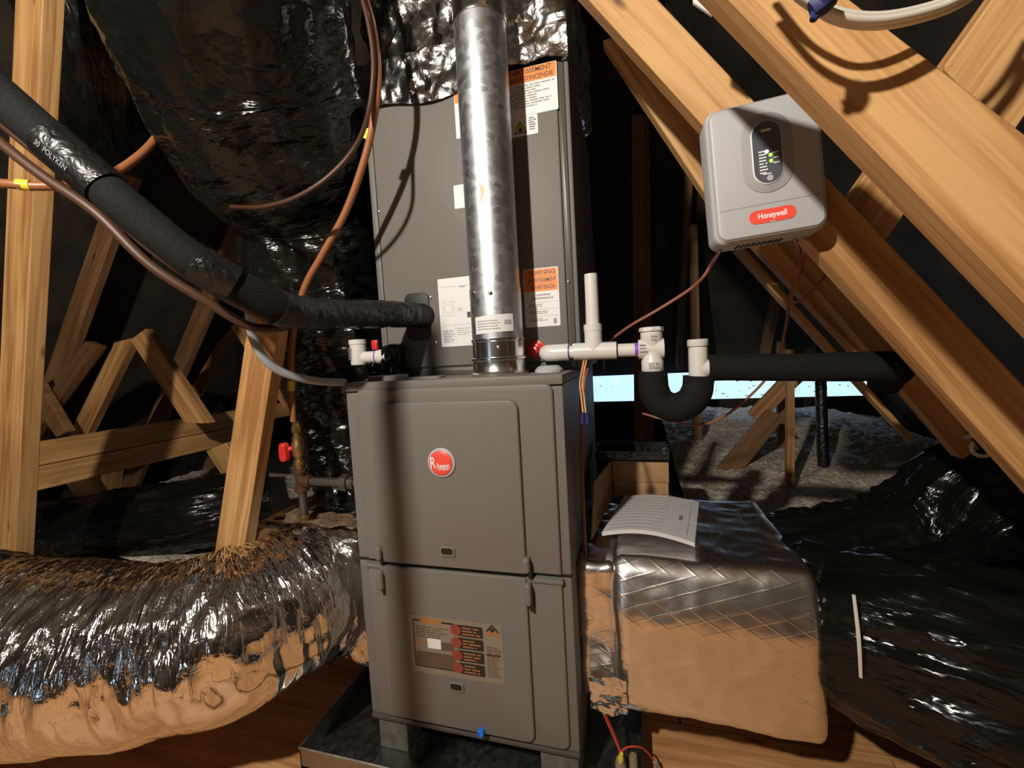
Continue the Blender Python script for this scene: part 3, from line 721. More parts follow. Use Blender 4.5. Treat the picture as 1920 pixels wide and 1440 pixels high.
# ---- foil wrapped plenum above the coil
def pl_disp(p, d): return .010 * ridge(p, 9) + .008 * ridge(p + Vector((5, 2, 1)), 17) + .004 * ridge(p, 40) + .02 * nz(p, 3.5)
single('supply_plenum', grid_box((CX0 + .005, CY + .012, CZ1 + .045), (CX1 - .008, CYB, 2.55), .011, .03, pl_disp), 'foil', 'crumpled foil-wrapped plenum on top of the coil cabinet', 'plenum')
def skirt(x0, x1, zt, zb_fn, y, res=.008, seed=0):
    m = MB(); nx = int((x1 - x0) / res); nzz = 14
    for i in range(nx + 1):
        x = x0 + (x1 - x0) * i / nx; zb = zb_fn(x)
        for j in range(nzz + 1):
            z = zb + (zt - zb) * j / nzz; p = Vector((x, y + seed, z)); m.v.append(Vector((x, y - .008 - .006 * ridge(p, 16) - .004 * ridge(p, 38) - .012 * (j / nzz), z)))
    for i in range(nx):
        for j in range(nzz): a = i * (nzz + 1) + j; m.face((a, a + nzz + 1, a + nzz + 2, a + 1))
    n = len(m.v); m.v += [v + Vector((0, .0012, 0)) for v in m.v]; m.f += [tuple(reversed([i + n for i in f])) for f in list(m.f)]
    return m
tp = Thing('foil_tape', 'wrinkled foil tape sealing the plenum to the coil cabinet', 'tape', (0, CY, 1.70))
part('tape_strip', skirt(CX0 - .002, .035, 1.825, lambda x: 1.712 + .010 * math.sin(x * 21), CY), 'foil', tp)
part('tape_strip', skirt(.075, CX1 + .002, 1.825, lambda x: 1.742 - .015 * max(0, (x - .2) * 8) + .004 * math.sin(x * 60), CY, seed=3), 'foil', tp)

# ---- flue pipe
fx, fy, fr = .096, .112, .0605
fp = Thing('flue_pipe', 'tall shiny galvanized flue pipe rising from the furnace top', 'pipe', (fx, fy, ZT + .0005))
part('base_flange', lathe((fx, fy, ZT + .0005), (0, 0, 1), [(.071, 0), (.073, .004), (.066, .008), (.0645, .010), (.0645, .034), (.068, .036), (.068, .041), (.0645, .043)], 48), 'bright_steel', fp)
part('collar', lathe((fx, fy, ZT + .0435), (0, 0, 1), [(.0635, 0), (.0635, .036), (.0655, .038), (.0655, .043), (.0625, .045)], 48), 'bright_steel', fp)
part('lower_section', lathe((fx, fy, ZT + .0885), (0, 0, 1), [(.0622, 0), (.0622, .118), (.0612, .1185)], 48), 'galvanized', fp)
part('pipe', lathe((fx, fy, ZT + .207), (0, 0, 1), [(fr, 0), (fr, .60)], 56), 'galvanized', fp)
part('upper_section', lathe((fx, fy, ZT + .8075), (0, 0, 1), [(fr + .0015, 0), (fr + .0025, .004), (fr + .0015, .008), (fr + .0015, .9)], 48), 'bright_steel', fp)
for a, z in ((-1.25, ZT + .065), (-2.2, ZT + .195), (-1.45, ZT + .19), (-1.0, ZT + .82)):
    dv = Vector((math.cos(a), math.sin(a), 0)); part('screw', lathe(Vector((fx, fy, z)) + dv * .0628, dv, [(.0045, 0), (.0045, .002), (.002, .003)], 8), 'bright_steel', fp)
# lock seam and rust stain
def on_flue(r, a, z): return Vector((fx + r * math.sin(a), fy - r * math.cos(a), z))
def curved(name, a0, a1, z0, z1, material, r, n=16, tilt=0.0, label=None, parent=None):
    m = MB()
    for k in range(n + 1):
        a = a0 + (a1 - a0) * k / n; t = tilt * (k / n)
        m.v += [on_flue(r, a, z0 + t), on_flue(r, a, z1 + t)]
    for k in range(n): m.face((2 * k, 2 * k + 2, 2 * k + 3, 2 * k + 1))
    return part(name, m, material, parent or fp, label)
VA = math.atan2(C.x - fx, fy - C.y)                    # direction of the open side of the pipe
pl = curved('pipe_label', -.62, .95, 1.082, 1.122, 'white_label', .0627, 20, .004, 'white bar code label wrapped round the pipe')
def fl_map(x, y): return on_flue(.0630, x / .0627, y)
mm = MB()
for i in range(4):
    z = 1.0915 + i * .0062; 
    rn = random.Random(i)
    x = -.50
    while x < .45 - .2 * rn.random():
        wd = .03 + .06 * rn.random(); n = len(mm.v); mm.v += [on_flue(.0630, x, z), on_flue(.0630, x + wd, z), on_flue(.0630, x + wd, z + .0025), on_flue(.0630, x, z + .0025)]; mm.face((n, n + 1, n + 2, n + 3)); x += wd + .02
for i in range(14):
    x = .58 + i * .021; wd = .008 + .006 * (i % 3 == 0); n = len(mm.v); mm.v += [on_flue(.0630, x, 1.101), on_flue(.0630, x + wd, 1.101), on_flue(.0630, x + wd, 1.112), on_flue(.0630, x, 1.112)]; mm.face((n, n + 1, n + 2, n + 3))
part('label_print', mm, 'ink_gray', (fp, pl))
mat('rust_smear', (.42, .30, .20), .55, .35)
m_ = MB(); 
for k in range(18):
    a = 6.2832 * k / 18; rr = 1 + .35 * math.sin(3 * a + 1) + .2 * math.sin(7 * a); m_.v.append(on_flue(fr + .0006, .02 + .09 * rr * math.cos(a), 1.40 + .020 * rr * math.sin(a)))
m_.face(range(18)); part('rust_stain', m_, 'rust_smear', fp)

# ================================================================== FOIL BOXES AND DUCTS
def fb_disp(p, d): return .0035 * ridge(p, 7) + .0018 * ridge(p + Vector((1, 4, 2)), 21) + .006 * nz(p, 3)
rp = Thing('return_plenum', 'foil-faced box duct joined to the furnace flank with papers lying on it', 'duct', (.55, .3, .20))
bx_ = grid_box((.352, .05, .205), (.764, .54, .545), .010, .024, fb_disp)
for v in bx_.v: v.y += .045 * max(0, min(1, (v.z - .41) / .135)) ** 1.6 * max(0, min(1, 1 - (v.y - .05) / .16))
part('box', bx_, 'foil_scrim', rp)
part('neck', grid_box((FW + .001, .085, .215), (.353, .50, .53), .010, .012, lambda p, d: .006 * ridge(p, 11) + .003 * ridge(p, 30)), 'foil_scrim', rp)
part('corner_tape', skirt(.290, .372, .30, lambda x: .205 + .006 * math.sin(x * 90), .056), 'foil', rp)
lpn = Thing('supply_box', 'foil-faced box behind the end of the silver flexible duct', 'duct', (-.47, .3, .20))
part('box', grid_box((-.676, .05, .215), (-FW - .001, .52, .582), .011, .016, lambda p, d: .006 * ridge(p, 8) + .003 * ridge(p, 26)), 'foil', lpn)
part('insulation_scrap', grid_box((-.62, .075, .580), (-.31, .17, .586), .012, .003, lambda p, d: .012 * nz(p, 17) + .006 * ridge(p, 40)), 'scrap_brown', lpn, 'brown fibrous scraps on the lid')

def silver(a, s, p, d):
    q = Vector((s * 30 + 2.5 * math.sin(a), math.cos(a) * 1.6, math.sin(a) * 1.6)); q2 = Vector((s * 62, math.cos(a) * 3, math.sin(a) * 3)); q3 = Vector((s * 10, math.cos(a) * 1.0, math.sin(a) * 1.0))
    lowf = .5 + .5 * max(-1, min(1, d.z * 3.0 + 1.1))
    return (.007 * (1 - 2 * abs(noise.noise(q))) + .0055 * (1 - 2 * abs(noise.noise(q2)))) * (.12 + .88 * lowf) + .014 * noise.noise(q3) 
fd = Thing('foil_flex_duct', 'fat wrinkled silver flexible duct curving over the plywood floor', 'duct', (-.9, -.25, .17))
part('jacket', tube([(Vector(p), r) for p, r in (((-.47, .06, .41), .16), ((-.475, -.03, .415), .175), ((-.53, -.145, .415), .175), ((-.68, -.225, .41), .175), ((-.87, -.275, .41), .185), ((-1.08, -.315, .415), .20), ((-1.35, -.345, .415), .205), ((-1.7, -.37, .40), .205))],
                    150, silver, True, 10, .0045), 'foil_duct', fd)
part('collar_tape', tube([(Vector((-.468, .07, .40)), .19), (Vector((-.468, .035, .40)), .182), (Vector((-.47, .0, .40)), .17)], 72, lambda a, s, p, d: .006 * ridge(p, 18) + .003 * ridge(p, 45), False, 10), 'foil', fd)

def film(k1, k2, amp, stretch=(7, 1.6)):
    def f(a, s, p, d):
        q = Vector((s * stretch[0], math.cos(a) * stretch[1], math.sin(a) * stretch[1])); q2 = q * 2.3 + Vector((s * 8, 3, 1))
        fold = noise.noise(Vector((s * 2.2 + math.cos(a) * .9, math.sin(a) * 2.4 + s * 2.5, math.cos(a) * 2.4)))
        return amp * 1.1 * (1 - 2.2 * abs(fold)) + amp * (.7 * noise.noise(q) + .55 * ridge(q2, 1.0) * .6 + .25 * ridge(q2, 2.1)) + amp * .8 * noise.noise(p * 4)
    return f
big = Thing('black_flex_duct', 'huge glossy black plastic-jacketed duct hanging beside the coil cabinet', 'duct', D(640, 900, 1.6))
bp = [(675, 900, 1.60, .14), (655, 790, 1.56, .165), (636, 690, 1.52, .19), (612, 570, 1.46, .215), (592, 470, 1.40, .215), (572, 395, 1.34, .195), (524, 290, 1.22, .235), (472, 160, 1.10, .25), (434, 30, 1.0, .25), (405, -110, .95, .25), (310, -280, .93, .24)]
part('jacket', tube([(D(a, b, d), r) for a, b, d, r in bp], 120, film(1, 1, .014), True, 10, .009), 'black_film', big)
part('tie_band', tube([(D(577, 402, 1.345), .187), (D(568, 380, 1.325), .187)], 48, lambda a, s, p, d: .004 * ridge(p, 14), False, 3), 'black_tape', big)
b2 = [(128, -110, 1.36, .19), (155, -40, 1.42, .19), (195, 90, 1.5, .19), (222, 190, 1.6, .18), (235, 252, 1.74, .17)]
single('rear_flex_duct', tube([(D(a, b, d), r) for a, b, d, r in b2], 80, film(1, 1, .012), True, 10, .012), 'black_film_dark', 'dim black plastic duct hanging behind the tall stud and the big black duct', 'duct')
b3 = [(-60, 1030, 2.1, .17), (90, 1010, 2.0, .17), (250, 985, 1.95, .165), (380, 960, 1.95, .15), (500, 940, 2.1, .15)]
single('floor_flex_duct', tube([(D(a, b, d), r) for a, b, d, r in b3], 64, film(1, 1, .010), True, 8, .014), 'black_film_dark', 'black plastic duct lying in insulation below the doubled beam', 'duct')
r2 = Thing('branch_flex_duct', 'black plastic duct strapped to the end of the foil box in front', 'duct', (.95, .12, .25))
part('jacket', tube([(Vector(p), r) for p, r in (((.757, .245, .385), .145), ((.80, .225, .39), .150), ((.83, .205, .395), .143), ((.90, .15, .395), .165), ((1.05, .06, .39), .175), ((1.25, -.0, .36), .18), ((1.55, -.08, .31), .18), ((1.75, -.13, .28), .18))], 110, film(1, 1, .013, (4, 3.4)), True, 10, .010), 'black_film_dark', r2)
part('cable_tie', tube([(Vector((.823, .210, .394)), .150), (Vector((.829, .206, .394)), .150)], 48, lambda a, s, p, d: .003 * ridge(p, 12), False, 3), 'black_tape', r2)
part('tie_tail', tube([(Vector((.787, .005, .555)), .003), (Vector((.790, -.006, .48)), .0035), (Vector((.796, .0, .40)), .003)], 6), 'white_cable', r2, 'pale hanging cable tie tail')
r1 = [((.757, .455, .43), .08), ((.86, .46, .43), .10), ((1.0, .48, .44), .118), ((1.15, .50, .48), .13), ((1.30, .48, .60), .15), ((1.45, .44, .70), .17), ((1.58, .42, .74), .17)]
single('rear_branch_duct', tube([(Vector(p), r) for p, r in r1], 90, film(1, 1, .012, (9, 2)), True, 10, .010), 'black_film_dark', 'pleated black plastic duct bulging up behind the strapped one', 'duct')
single('pipe_stub_wrap', tube([(D(1538, 640, 2.2), .024), (D(1540, 760, 2.2), .024), (D(1545, 890, 2.2), .026), (D(1546, 930, 2.2), .026)], 16, lambda a, s, p, d: .002 * ridge(p, 30), True, 6), 'black_tape', 'black wrapped upright pipe standing in the insulation near the vent', 'pipe')

# ================================================================== REFRIGERANT LINE SET
sl = Thing('suction_line', 'thick black insulated refrigerant pipe sloping down to the coil cabinet', 'pipe', D(545, 590, .82))
spath = [(798, 592, 1.195), (765, 590, 1.13), (700, 589, 1.03), (620, 588, .92), (545, 583, .825), (470, 548, .765), (380, 500, .715), (280, 424, .685), (180, 338, .665), (80, 250, .655), (0, 180, .65), (-120, 75, .65), (-240, -30, .66)]
SP = catmull([(D(*p), .029) for p in spath], 10)
part('foam_sleeve', tube(SP, 28, lambda a, s, p, d: .0012 * nz(p, 18), True, 0), 'foam_rubber', sl)
def seg_of(i0, i1): return SP[i0:i1]
def wrap(name, i0, i1, r, amp, material='black_tape'):
    return part(name, tube([(p, r) for p, _ in SP[i0:i1]], 30, lambda a, s, p, d: amp * ridge(p, 22) + amp * .6 * ridge(p, 60), True, 2), material, sl)
wrap('tape_wrap', 8, 44, .0305, .003); wrap('tape_wrap', 54, 62, .0315, .0015); t3 = wrap('tape_wrap', 78, 89, .0312, .0007)
part('port_boot', tube([(D(806, 594, 1.205), .034), (D(788, 592, 1.175), .034), (D(775, 591, 1.15), .031)], 24, None, True, 6), 'rubber', sl)
# printed lettering on the smooth tape
c0, c1 = SP[80][0], SP[88][0]; ax = (c0 - c1).normalized(); mid = (c0 + c1) / 2; toc = (C - mid); toc = (toc - ax * toc.dot(ax)).normalized(); sdv = ax.cross(toc)
def tape_map(x, y): 
    a = (x) / .032; return mid + ax * (-y * 1.0) + (toc * math.cos(a - .55) + sdv * math.sin(a - .55)) * .0323
def tape_map2(x, y):
    a = y / .032 - .50; return mid + ax * x + (toc * math.cos(a) + (-sdv if (-sdv).dot(Vector((0, 0, 1))) > 0 else sdv) * math.sin(a)) * .0338
part('tape_lettering', text('30  POLYKEN', .011, (0, 0, 0), mapf=tape_map2, wid=.055), 'ink_gray', (sl, t3))
for i, (off, dd, lab) in enumerate(((34, .02, 'bare brown refrigerant tube strapped just under the black insulated pipe'), (64, .04, 'lower brown refrigerant tube hanging beneath the black insulated pipe'))):
    pts = [(545 - 8, 583 + 30, .87 + dd * .3), (470, 548 + off, .775 + dd), (380, 500 + off * .95, .725 + dd), (280, 424 + off * 1.12, .69 + dd), (180, 338 + off * .95, .67 + dd), (80, 250 + off * 1.25, .66 + dd), (0, 180 + off * 1.35, .655 + dd), (-120, 75 + off * 1.3, .655 + dd), (-240, -30 + off, .66 + dd)]
    single('liquid_line', tube([(D(*p), .0085) for p in pts], 12), 'copper_dark', lab, 'pipe')  # tube colour darkened to stand in for shade under the insulated pipe

# ---- copper gas lines
g1 = [(655, -130, .96), (680, -20, .965), (700, 60, .97), (708, 140, .98), (701, 220, 1.0), (683, 300, 1.03), (648, 397, 1.07), (603, 480, 1.10), (570, 542, 1.13), (551, 620, 1.17), (546, 700, 1.195), (550, 790, 1.212)]
gl = Thing('gas_line', 'copper coloured gas tubing curving down to the red valve', 'pipe', D(550, 790, 1.212))
part('tubing', tube([(D(*p), .0088) for p in g1], 14), 'copper_jacket', gl)
part('yellow_tag', tube([(D(693, 243, 1.011), .0102), (D(688, 262, 1.018), .0102)], 14, None, True, 2), 'yellow', gl); part('yellow_tag', tube([(D(546, 714, 1.197), .0102), (D(546, 732, 1.2), .0102)], 14, None, True, 2), 'yellow', gl)
g2 = [(400, 378, 1.28), (420, 386, 1.13), (460, 389, 1.03), (500, 387, .975), (560, 368, .95), (620, 328, .94), (668, 272, .945), (692, 205, .975), (700, 120, .962), (690, 40, .95), (668, -40, .945), (640, -140, .94)]
single('thin_copper_line', tube([(D(*p), .0055) for p in g2], 10), 'copper_dark', 'thin dark copper line drooping across the big black duct', 'pipe')
g3 = [(-120, 342, .82), (0, 344, .84), (70, 349, .86), (140, 345, .89), (205, 328, .93), (255, 297, .98), (288, 265, 1.03), (304, 236, 1.08), (312, 205, 1.14), (318, 170, 1.22)]
g3t = Thing('side_gas_line', 'copper coloured tube with yellow tags passing behind the black insulated pipe', 'pipe', D(0, 344, .85))
part('tubing', tube([(D(*p), .0088) for p in g3], 14), 'copper_jacket', g3t)
part('yellow_tag', tube([(D(33, 346, .849), .0104), (D(58, 348, .856), .0104)], 14, None, True, 2), 'yellow', g3t); part('yellow_tag', tube([(D(302, 240, 1.072), .0104), (D(307, 226, 1.098), .0104)], 14, None, True, 2), 'yellow', g3t)
cdt = Thing('conduit', 'grey flexible conduit looping from the short post to the furnace top', 'conduit', D(600, 714, 1.03))
part('sleeve', tube([(D(*p), .0095) for p in ((470, 560, .90), (468, 590, .915), (474, 630, .925), (494, 670, .94), (530, 698, .97), (590, 714, 1.02), (648, 717, 1.068))], 14), 'pvc_gray', cdt)
part('connector', cyl((-.29, .028, .966), (-FW - .0005, .028, .966), .0125, 6), 'bright_steel', cdt)
# ---- gas valve train
vx, vy = -.512, .10
gv = Thing('gas_valve', 'brass gas shutoff valve with red handle and drip leg beside the furnace', 'valve', (vx, vy, .582))
part('flare_nut', lathe((vx, vy, .845), (0, 0, 1), [(.014, 0), (.014, .016), (.0105, .020), (.0105, .032)], 6), 'brass', gv)
part('valve_body', lathe((vx, vy, .765), (0, 0, 1), [(.0125, 0), (.0125, .010), (.016, .013), (.018, .030), (.018, .045), (.0145, .055), (.0145, .068), (.011, .070), (.011, .080)], 20), 'brass', gv)
part('reducer', lathe((vx, vy, .742), (0, 0, 1), [(.014, 0), (.014, .008), (.017, .010), (.017, .022), (.012, .023)], 14), 'brass', gv)
hd = MB(); hO = Vector((vx - .028, vy - .022, .80)); hd.add(slab(rrect(-.012, .012, -.033, .020, .010), .011, .004, hO, back=-.006)); hd.add(cyl(hO, hO + Vector((.026, .02, .002)), .007, 12)); part('handle', hd, 'red_plastic', gv, 'red handle')
part('pipe_tee', lathe((vx, vy, .675), (0, 0, 1), [(.0175, 0), (.0195, .002), (.0195, .012), (.016, .014), (.016, .052), (.0195, .054), (.0195, .064), (.0175, .066)], 20).add(cyl((vx, vy, .704), (vx + .036, vy, .704), .0175, 20)), 'copper_dark', gv)
part('drip_leg', cyl((vx, vy, .602), (vx, vy, .676), .0115, 16), 'iron_pipe', gv); part('drip_cap', lathe((vx, vy, .584), (0, 0, 1), [(.013, 0), (.0155, .003), (.0155, .020), (.0135, .022)], 16), 'brass', gv)
part('nipple', cyl((vx + .034, vy, .704), (-FW - .0005, vy, .704), .0125, 18), 'iron_pipe', gv)
part('union', lathe((vx + .128, vy, .704), (1, 0, 0), [(.017, 0), (.017, .012), (.025, .013), (.025, .032), (.018, .034), (.018, .05)], 8), 'iron_pipe', gv)

# ================================================================== WHITE DRAIN PIPING
py = .150; pr, pf = .0155, .0205
dr = Thing('condensate_drain', 'white plastic drain piping with an upright vent and insulated black trap', 'pipe', (.45, py, .86))
Zd = 1.0295
part('elbow', tube([(Vector((.205, .197, Zd)), pf), (Vector((.205, py + .02, Zd)), pf), (Vector((.212, py + .004, Zd)), pf), (Vector((.228, py, Zd)), pf), (Vector((.262, py, Zd)), pf)], 24, None, True, 6), 'pvc', dr)
part('pipe_run', cyl((.255, py, Zd), (.445, py, Zd - .004), pr, 24), 'pvc', dr)
part('tee', cyl((.275, py, Zd), (.375, py, Zd - .002), pf, 24).add(cyl((.322, py, Zd), (.322, py, Zd + .062), pf, 24)).add(lathe((.322, py, Zd + .046), (0, 0, 1), [(.0205, 0), (.0215, .001), (.0215, .016), (.019, .017)], 24)), 'pvc', dr)
part('vent_riser', lathe((.3225, py, Zd + .055), (0, 0, 1), [(pr, 0), (pr, .125), (pr - .003, .1252), (pr - .003, .10)], 24), 'pvc', dr)
part('primer_band', cyl((.416, py, Zd - .003), (.424, py, Zd - .003), pr + .0004, 24), 'purple', dr, 'purple primer stain')
part('primer_band', cyl((.376, py, Zd - .002), (.3785, py, Zd - .002), pr + .0006, 24), 'ink', dr); part('primer_band', cyl((.2625, py, Zd), (.265, py, Zd), pr + .0006, 24), 'purple', dr)
cr = part('cleanout_cross', lathe((.454, py, .975), (0, 0, 1), [(.0235, 0), (.0245, .002), (.0245, .024), (.022, .028), (.022, .066), (.0245, .070), (.0245, .088), (.0225, .090)], 28).add(cyl((.424, py, Zd - .003), (.480, py, Zd - .003), .0225, 24)), 'pvc', dr)
part('cross_print', dashes(-.012, .012, .980, .996, 4, (.457, py - .0246, 0), h=.0006, seed=3).add(dashes(-.006, .010, 1.043, 1.058, 2, (.457, py - .0246, 0), h=.0006, seed=5)).add(dashes(-.012, .006, Zd - .012, Zd + .010, 3, (.438, py - .0226, 0), h=.0006, seed=6)), 'ink_gray', (dr, cr))
part('cleanout_cap', lathe((.454, py, 1.0655), (0, 0, 1), [(.026, 0), (.028, .002), (.026, .010), (.020, .011), (.018, .006), (.003, .006)], 8), 'pvc', dr)
ub = [((.454, py, .975), .031), ((.454, py, .945), .033), ((.457, py, .925), .034), ((.470, py, .901), .034), ((.500, py, .889), .034), ((.531, py, .901), .034), ((.547, py, .925), .034), ((.551, py, .946), .033), ((.552, py, .960), .033)]
part('trap_sleeve', tube([(Vector(p), r) for p, r in ub], 28, lambda a, s, p, d: .0015 * nz(p, 20), True, 6), 'foam_rubber', dr, 'black foam sleeve on the U-shaped trap')
part('outlet_tee', lathe((.552, py, .945), (0, 0, 1), [(.0205, 0), (.0205, .078), (.0185, .080), (.0185, .081)], 24).add(cyl((.552, py, .977), (.580, py, .977), .020, 20)), 'pvc', dr)
part('riser_cap', lathe((.552, py, 1.0265), (0, 0, 1), [(.0215, 0), (.0225, .002), (.0225, .014), (.019, .016)], 24), 'pvc', dr)
dp = [((.572, py, .977), .030), ((.62, py, .976), .0295), ((.75, py, .970), .0295), ((.88, py, .966), .031), ((.912, py + .006, .963), .032), ((.930, py + .022, .957), .032), ((.938, py + .050, .945), .030), ((.941, py + .068, .925), .026), ((.942, py + .072, .905), .018)]
part('outlet_sleeve', tube([(Vector(p), r) for p, r in dp], 28, lambda a, s, p, d: .001 * nz(p, 20), True, 8), 'foam_rubber', dr, 'long black foam pipe sleeve')
single('red_plug', lathe((.173, .1975, 1.040), FN, [(.024, 0), (.024, .004), (.017, .006), (.017, .016), (.014, .018)], 24).add(slab(rrect(-.009, .009, -.009, .009, .003), .030, .004, (.173, .1975, 1.040))), 'red_plastic', 'square-headed red plug in the coil cabinet beside the white elbow', 'plug')
# left cleanout
lc = Thing('cleanout_fitting', 'stubby white pipe tee beside the suction line end', 'pipe fitting', (-.335, .165, 1.02))
part('body', lathe((-.336, .165, 1.026), (0, 0, 1), [(.0215, 0), (.0225, .002), (.0225, .056), (.0245, .058), (.0245, .070), (.022, .071), (.020, .064), (.003, .064)], 24), 'pvc', lc)
part('branch', cyl((-.32, .165, 1.046), (-.262, .165, 1.046), .0165, 20).add(cyl((-.275, .165, 1.046), (-.242, .165, 1.046), .0195, 20)).add(cyl((-.245, .165, 1.046), (-.245, .1995, 1.046), .014, 16)), 'pvc', lc)
part('primer_ring', cyl((-.2775, .165, 1.046), (-.2735, .165, 1.046), .0198, 20), 'purple', lc); part('red_tag', rbox((-.283, .150, 1.066), (-.265, .160, 1.092), .002), 'red_plastic', lc)
part('body_print', dashes(-.016, -.004, 1.040, 1.075, 6, (-.336, .165 - .0226, 0), h=.0006, seed=8), 'ink_gray', lc)
single('tape_rag', grid_box((-.258, .150, ZT + .001), (-.205, .196, 1.075), .008, .012, lambda p, d: .010 * ridge(p, 18) - .004), 'black_film_dark', 'crumpled black plastic scrap between the white tee and the coil cabinet', 'scrap')

# ================================================================== CONTROL BOX
yb_ = -.110
O = Yp(1437, 314, yb_); tl = Yp(1331, 205, yb_); 
ang = math.radians(3.4); BX = Vector((math.cos(ang), 0, math.sin(ang))); BU = Vector((-math.sin(ang), 0, math.cos(ang)))
bw, bh = .0815, .108
cb = Thing('control_box', 'light grey control box with status lights and an oval red logo on the sloping timber', 'control box', O + Vector((0, .03, -bh)))
Ob = Vector((O.x, -.051, O.z)); hb = -.051 - yb_
part('housing', slab(rrect(-bw, bw, -bh, bh, .018, 8), hb - .004, .010, Ob, BX, BU), 'light_gray_plastic', cb)
part('cover', slab(rrect(-bw + .006, bw - .006, -bh + .006, bh - .006, .015, 8), hb, .003, Ob, BX, BU, back=.01), 'light_gray_plastic', cb)
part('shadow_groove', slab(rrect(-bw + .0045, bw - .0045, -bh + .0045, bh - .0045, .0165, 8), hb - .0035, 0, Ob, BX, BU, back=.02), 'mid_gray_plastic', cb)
OF = Ob + FN * hb
part('cover_seam', rect(-bw + .010, bw - .010, -.0555, -.0545, OF, BX, BU, h=.0004), 'ink_gray', cb)
zc = .022
part('oval_recess', slab(rrect(-.034, .038, zc - .061, zc + .061, .036, 10), .0012, .0008, OF, BX, BU), 'mid_gray_plastic', cb)
part('oval_ring', slab(rrect(-.0195, .0235, zc - .0485, zc + .0485, .0215, 10), .0030, .0012, OF, BX, BU), 'white_label', cb)
ov = part('display', slab(rrect(-.018, .022, zc - .047, zc + .047, .020, 10), .0034, 0, OF, BX, BU), 'slate', cb, 'dark oval display strip')
hh = .0038
mm = dashes(-.0105, .001, zc - .033, zc + .004, 8, OF, BX, BU, h=hh, seed=1, fill=.4, ragged=.2); mm.add(dashes(.009, .018, zc - .022, zc + .001, 3, OF, BX, BU, h=hh, seed=4, fill=.22)); mm.add(dashes(-.006, .012, zc - .0345, zc - .0315, 1, OF, BX, BU, h=hh, fill=.5)); mm.add(dashes(-.005, .009, zc + .030, zc + .036, 1, OF, BX, BU, h=hh, fill=.6, ragged=0))
part('display_print', mm, 'white_ink', (cb, ov))
part('button', disc(.003, zc - .0395, .0045, OF, BX, BU, h=hh), 'light_gray_plastic', (cb, ov))
part('status_light', disc(.001, zc + .0005, .0030, OF, BX, BU, h=hh + .0002), 'led_pink', (cb, ov), 'pink light'); part('status_light', disc(.006, zc - .0055, .0026, OF, BX, BU, h=hh + .0002), 'led_green', (cb, ov), 'green light'); part('status_light', disc(.0062, zc - .0145, .0026, OF, BX, BU, h=hh + .0002), 'led_green', (cb, ov), 'green light')
lg = part('logo_oval', slab(rrect(-.030, .036, -.0845, -.0635, .0105, 8), .0008, 0, OF, BX, BU), 'logo_red', cb, 'red oval with white Honeywell lettering')
part('logo_lettering', text('Honeywell', .0125, OF + BX * .003 + BU * -.0735, BX, BU, h=.0012, wid=.040, bold=.02), 'white_ink', (cb, lg))
part('logo_notch', rect(-.001, .007, -.0845, -.083, OF, BX, BU, h=.0011), 'light_gray_plastic', (cb, lg))
mm = MB()
for i in range(9): mm.box((-.045 + i * .008, .012, -bh - .0012), (-.0405 + i * .008, .034, -bh + .004), X=BX, U=FN, Nn=BU, O=Ob)
part('vent_slots', mm, 'dark_gap', cb, smooth=False)
# cables
single('control_cable', tube([(p, .0035) for p in (Ob + BX * -.068 + BU * -bh + FN * .02, D(1336, 492, .86), D(1318, 520, .9), D(1290, 545, .95), D(1235, 580, 1.0), D(1180, 612, 1.05), D(1140, 642, 1.12), D(1110, 668, 1.22), D(1095, 720, 1.26), D(1092, 800, 1.28))], 8), 'wire_brown', 'pinkish brown cable from the corner of the control box to the drain piping', 'cable')
single('control_cable', tube([(p, .0036) for p in (Ob + BX * .058 + BU * -bh + FN * .02, D(1507, 478, .88), D(1497, 520, .93), D(1483, 550, .96), D(1478, 575, .98), D(1474, 610, 1.05), D(1462, 660, 1.12), D(1440, 705, 1.2), D(1400, 748, 1.22), D(1350, 785, 1.24), D(1300, 797, 1.25), D(1240, 785, 1.26), D(1205, 775, 1.3))], 8), 'wire_brown', 'brown cable hanging from the control box and looping under the trap', 'cable')
single('control_cable', tube([(p, .0030) for p in (Ob + BX * .044 + BU * -bh + FN * .02, D(1499, 470, .88), D(1500, 500, .90), D(1490, 540, .93), D(1484, 562, .945), D(1500, 565, .94), D(1520, 548, .93), D(1545, 520, .92), D(1562, 500, .93))], 8), 'wire_brown', 'dark cable tied to the hanging one and bending behind the sloping timber', 'cable')

# ================================================================== SMALL THINGS
# white cable coil over the broad timber, with a blue tie
cc = Thing('cable_coil', 'coil of white cables with a blue tie hanging at the roof', 'cable', D(1640, 30, .38))
for k, (dy, dd) in enumerate(((0, 0), (10, .006), (-8, .012))):
    part('cable_loop', tube([(D(a, b + dy, .375 + dd), .0036) for a, b in ((1400, -130), (1470, -40), (1540, 14), (1590, 34), (1650, 38), (1720, 26), (1790, 2), (1850, -40), (1900, -100))], 10), 'white_cable', cc)
part('blue_tie', tube([(D(1522, 22, .365), .006), (D(1540, 6, .362), .008), (D(1556, -14, .365), .006)], 8, lambda a, s, p, d: .003 * ridge(p, 90), True, 6).add(tube([(D(1524, 38, .365), .003), (D(1532, 22, .364), .005)], 6)), 'blue_dark', cc, 'dark blue tie')
single('white_strap', rbox(Yp(1304, -60, -.30) , Yp(1338, 22, -.30) + Vector((0, .012, 0)), .002), 'pvc', 'white plastic strap end between the two sloping timbers', 'strap') if False else None
q = [Yp(1298, -60, -.2), Yp(1300, 4, -.2), Yp(1336, 28, -.2), Yp(1340, -60, -.2)]
single('white_strap', prism(q, (0, .006, 0), .001), 'pvc', 'white plastic strap end hanging between the two sloping timbers', 'strap', smooth=False)
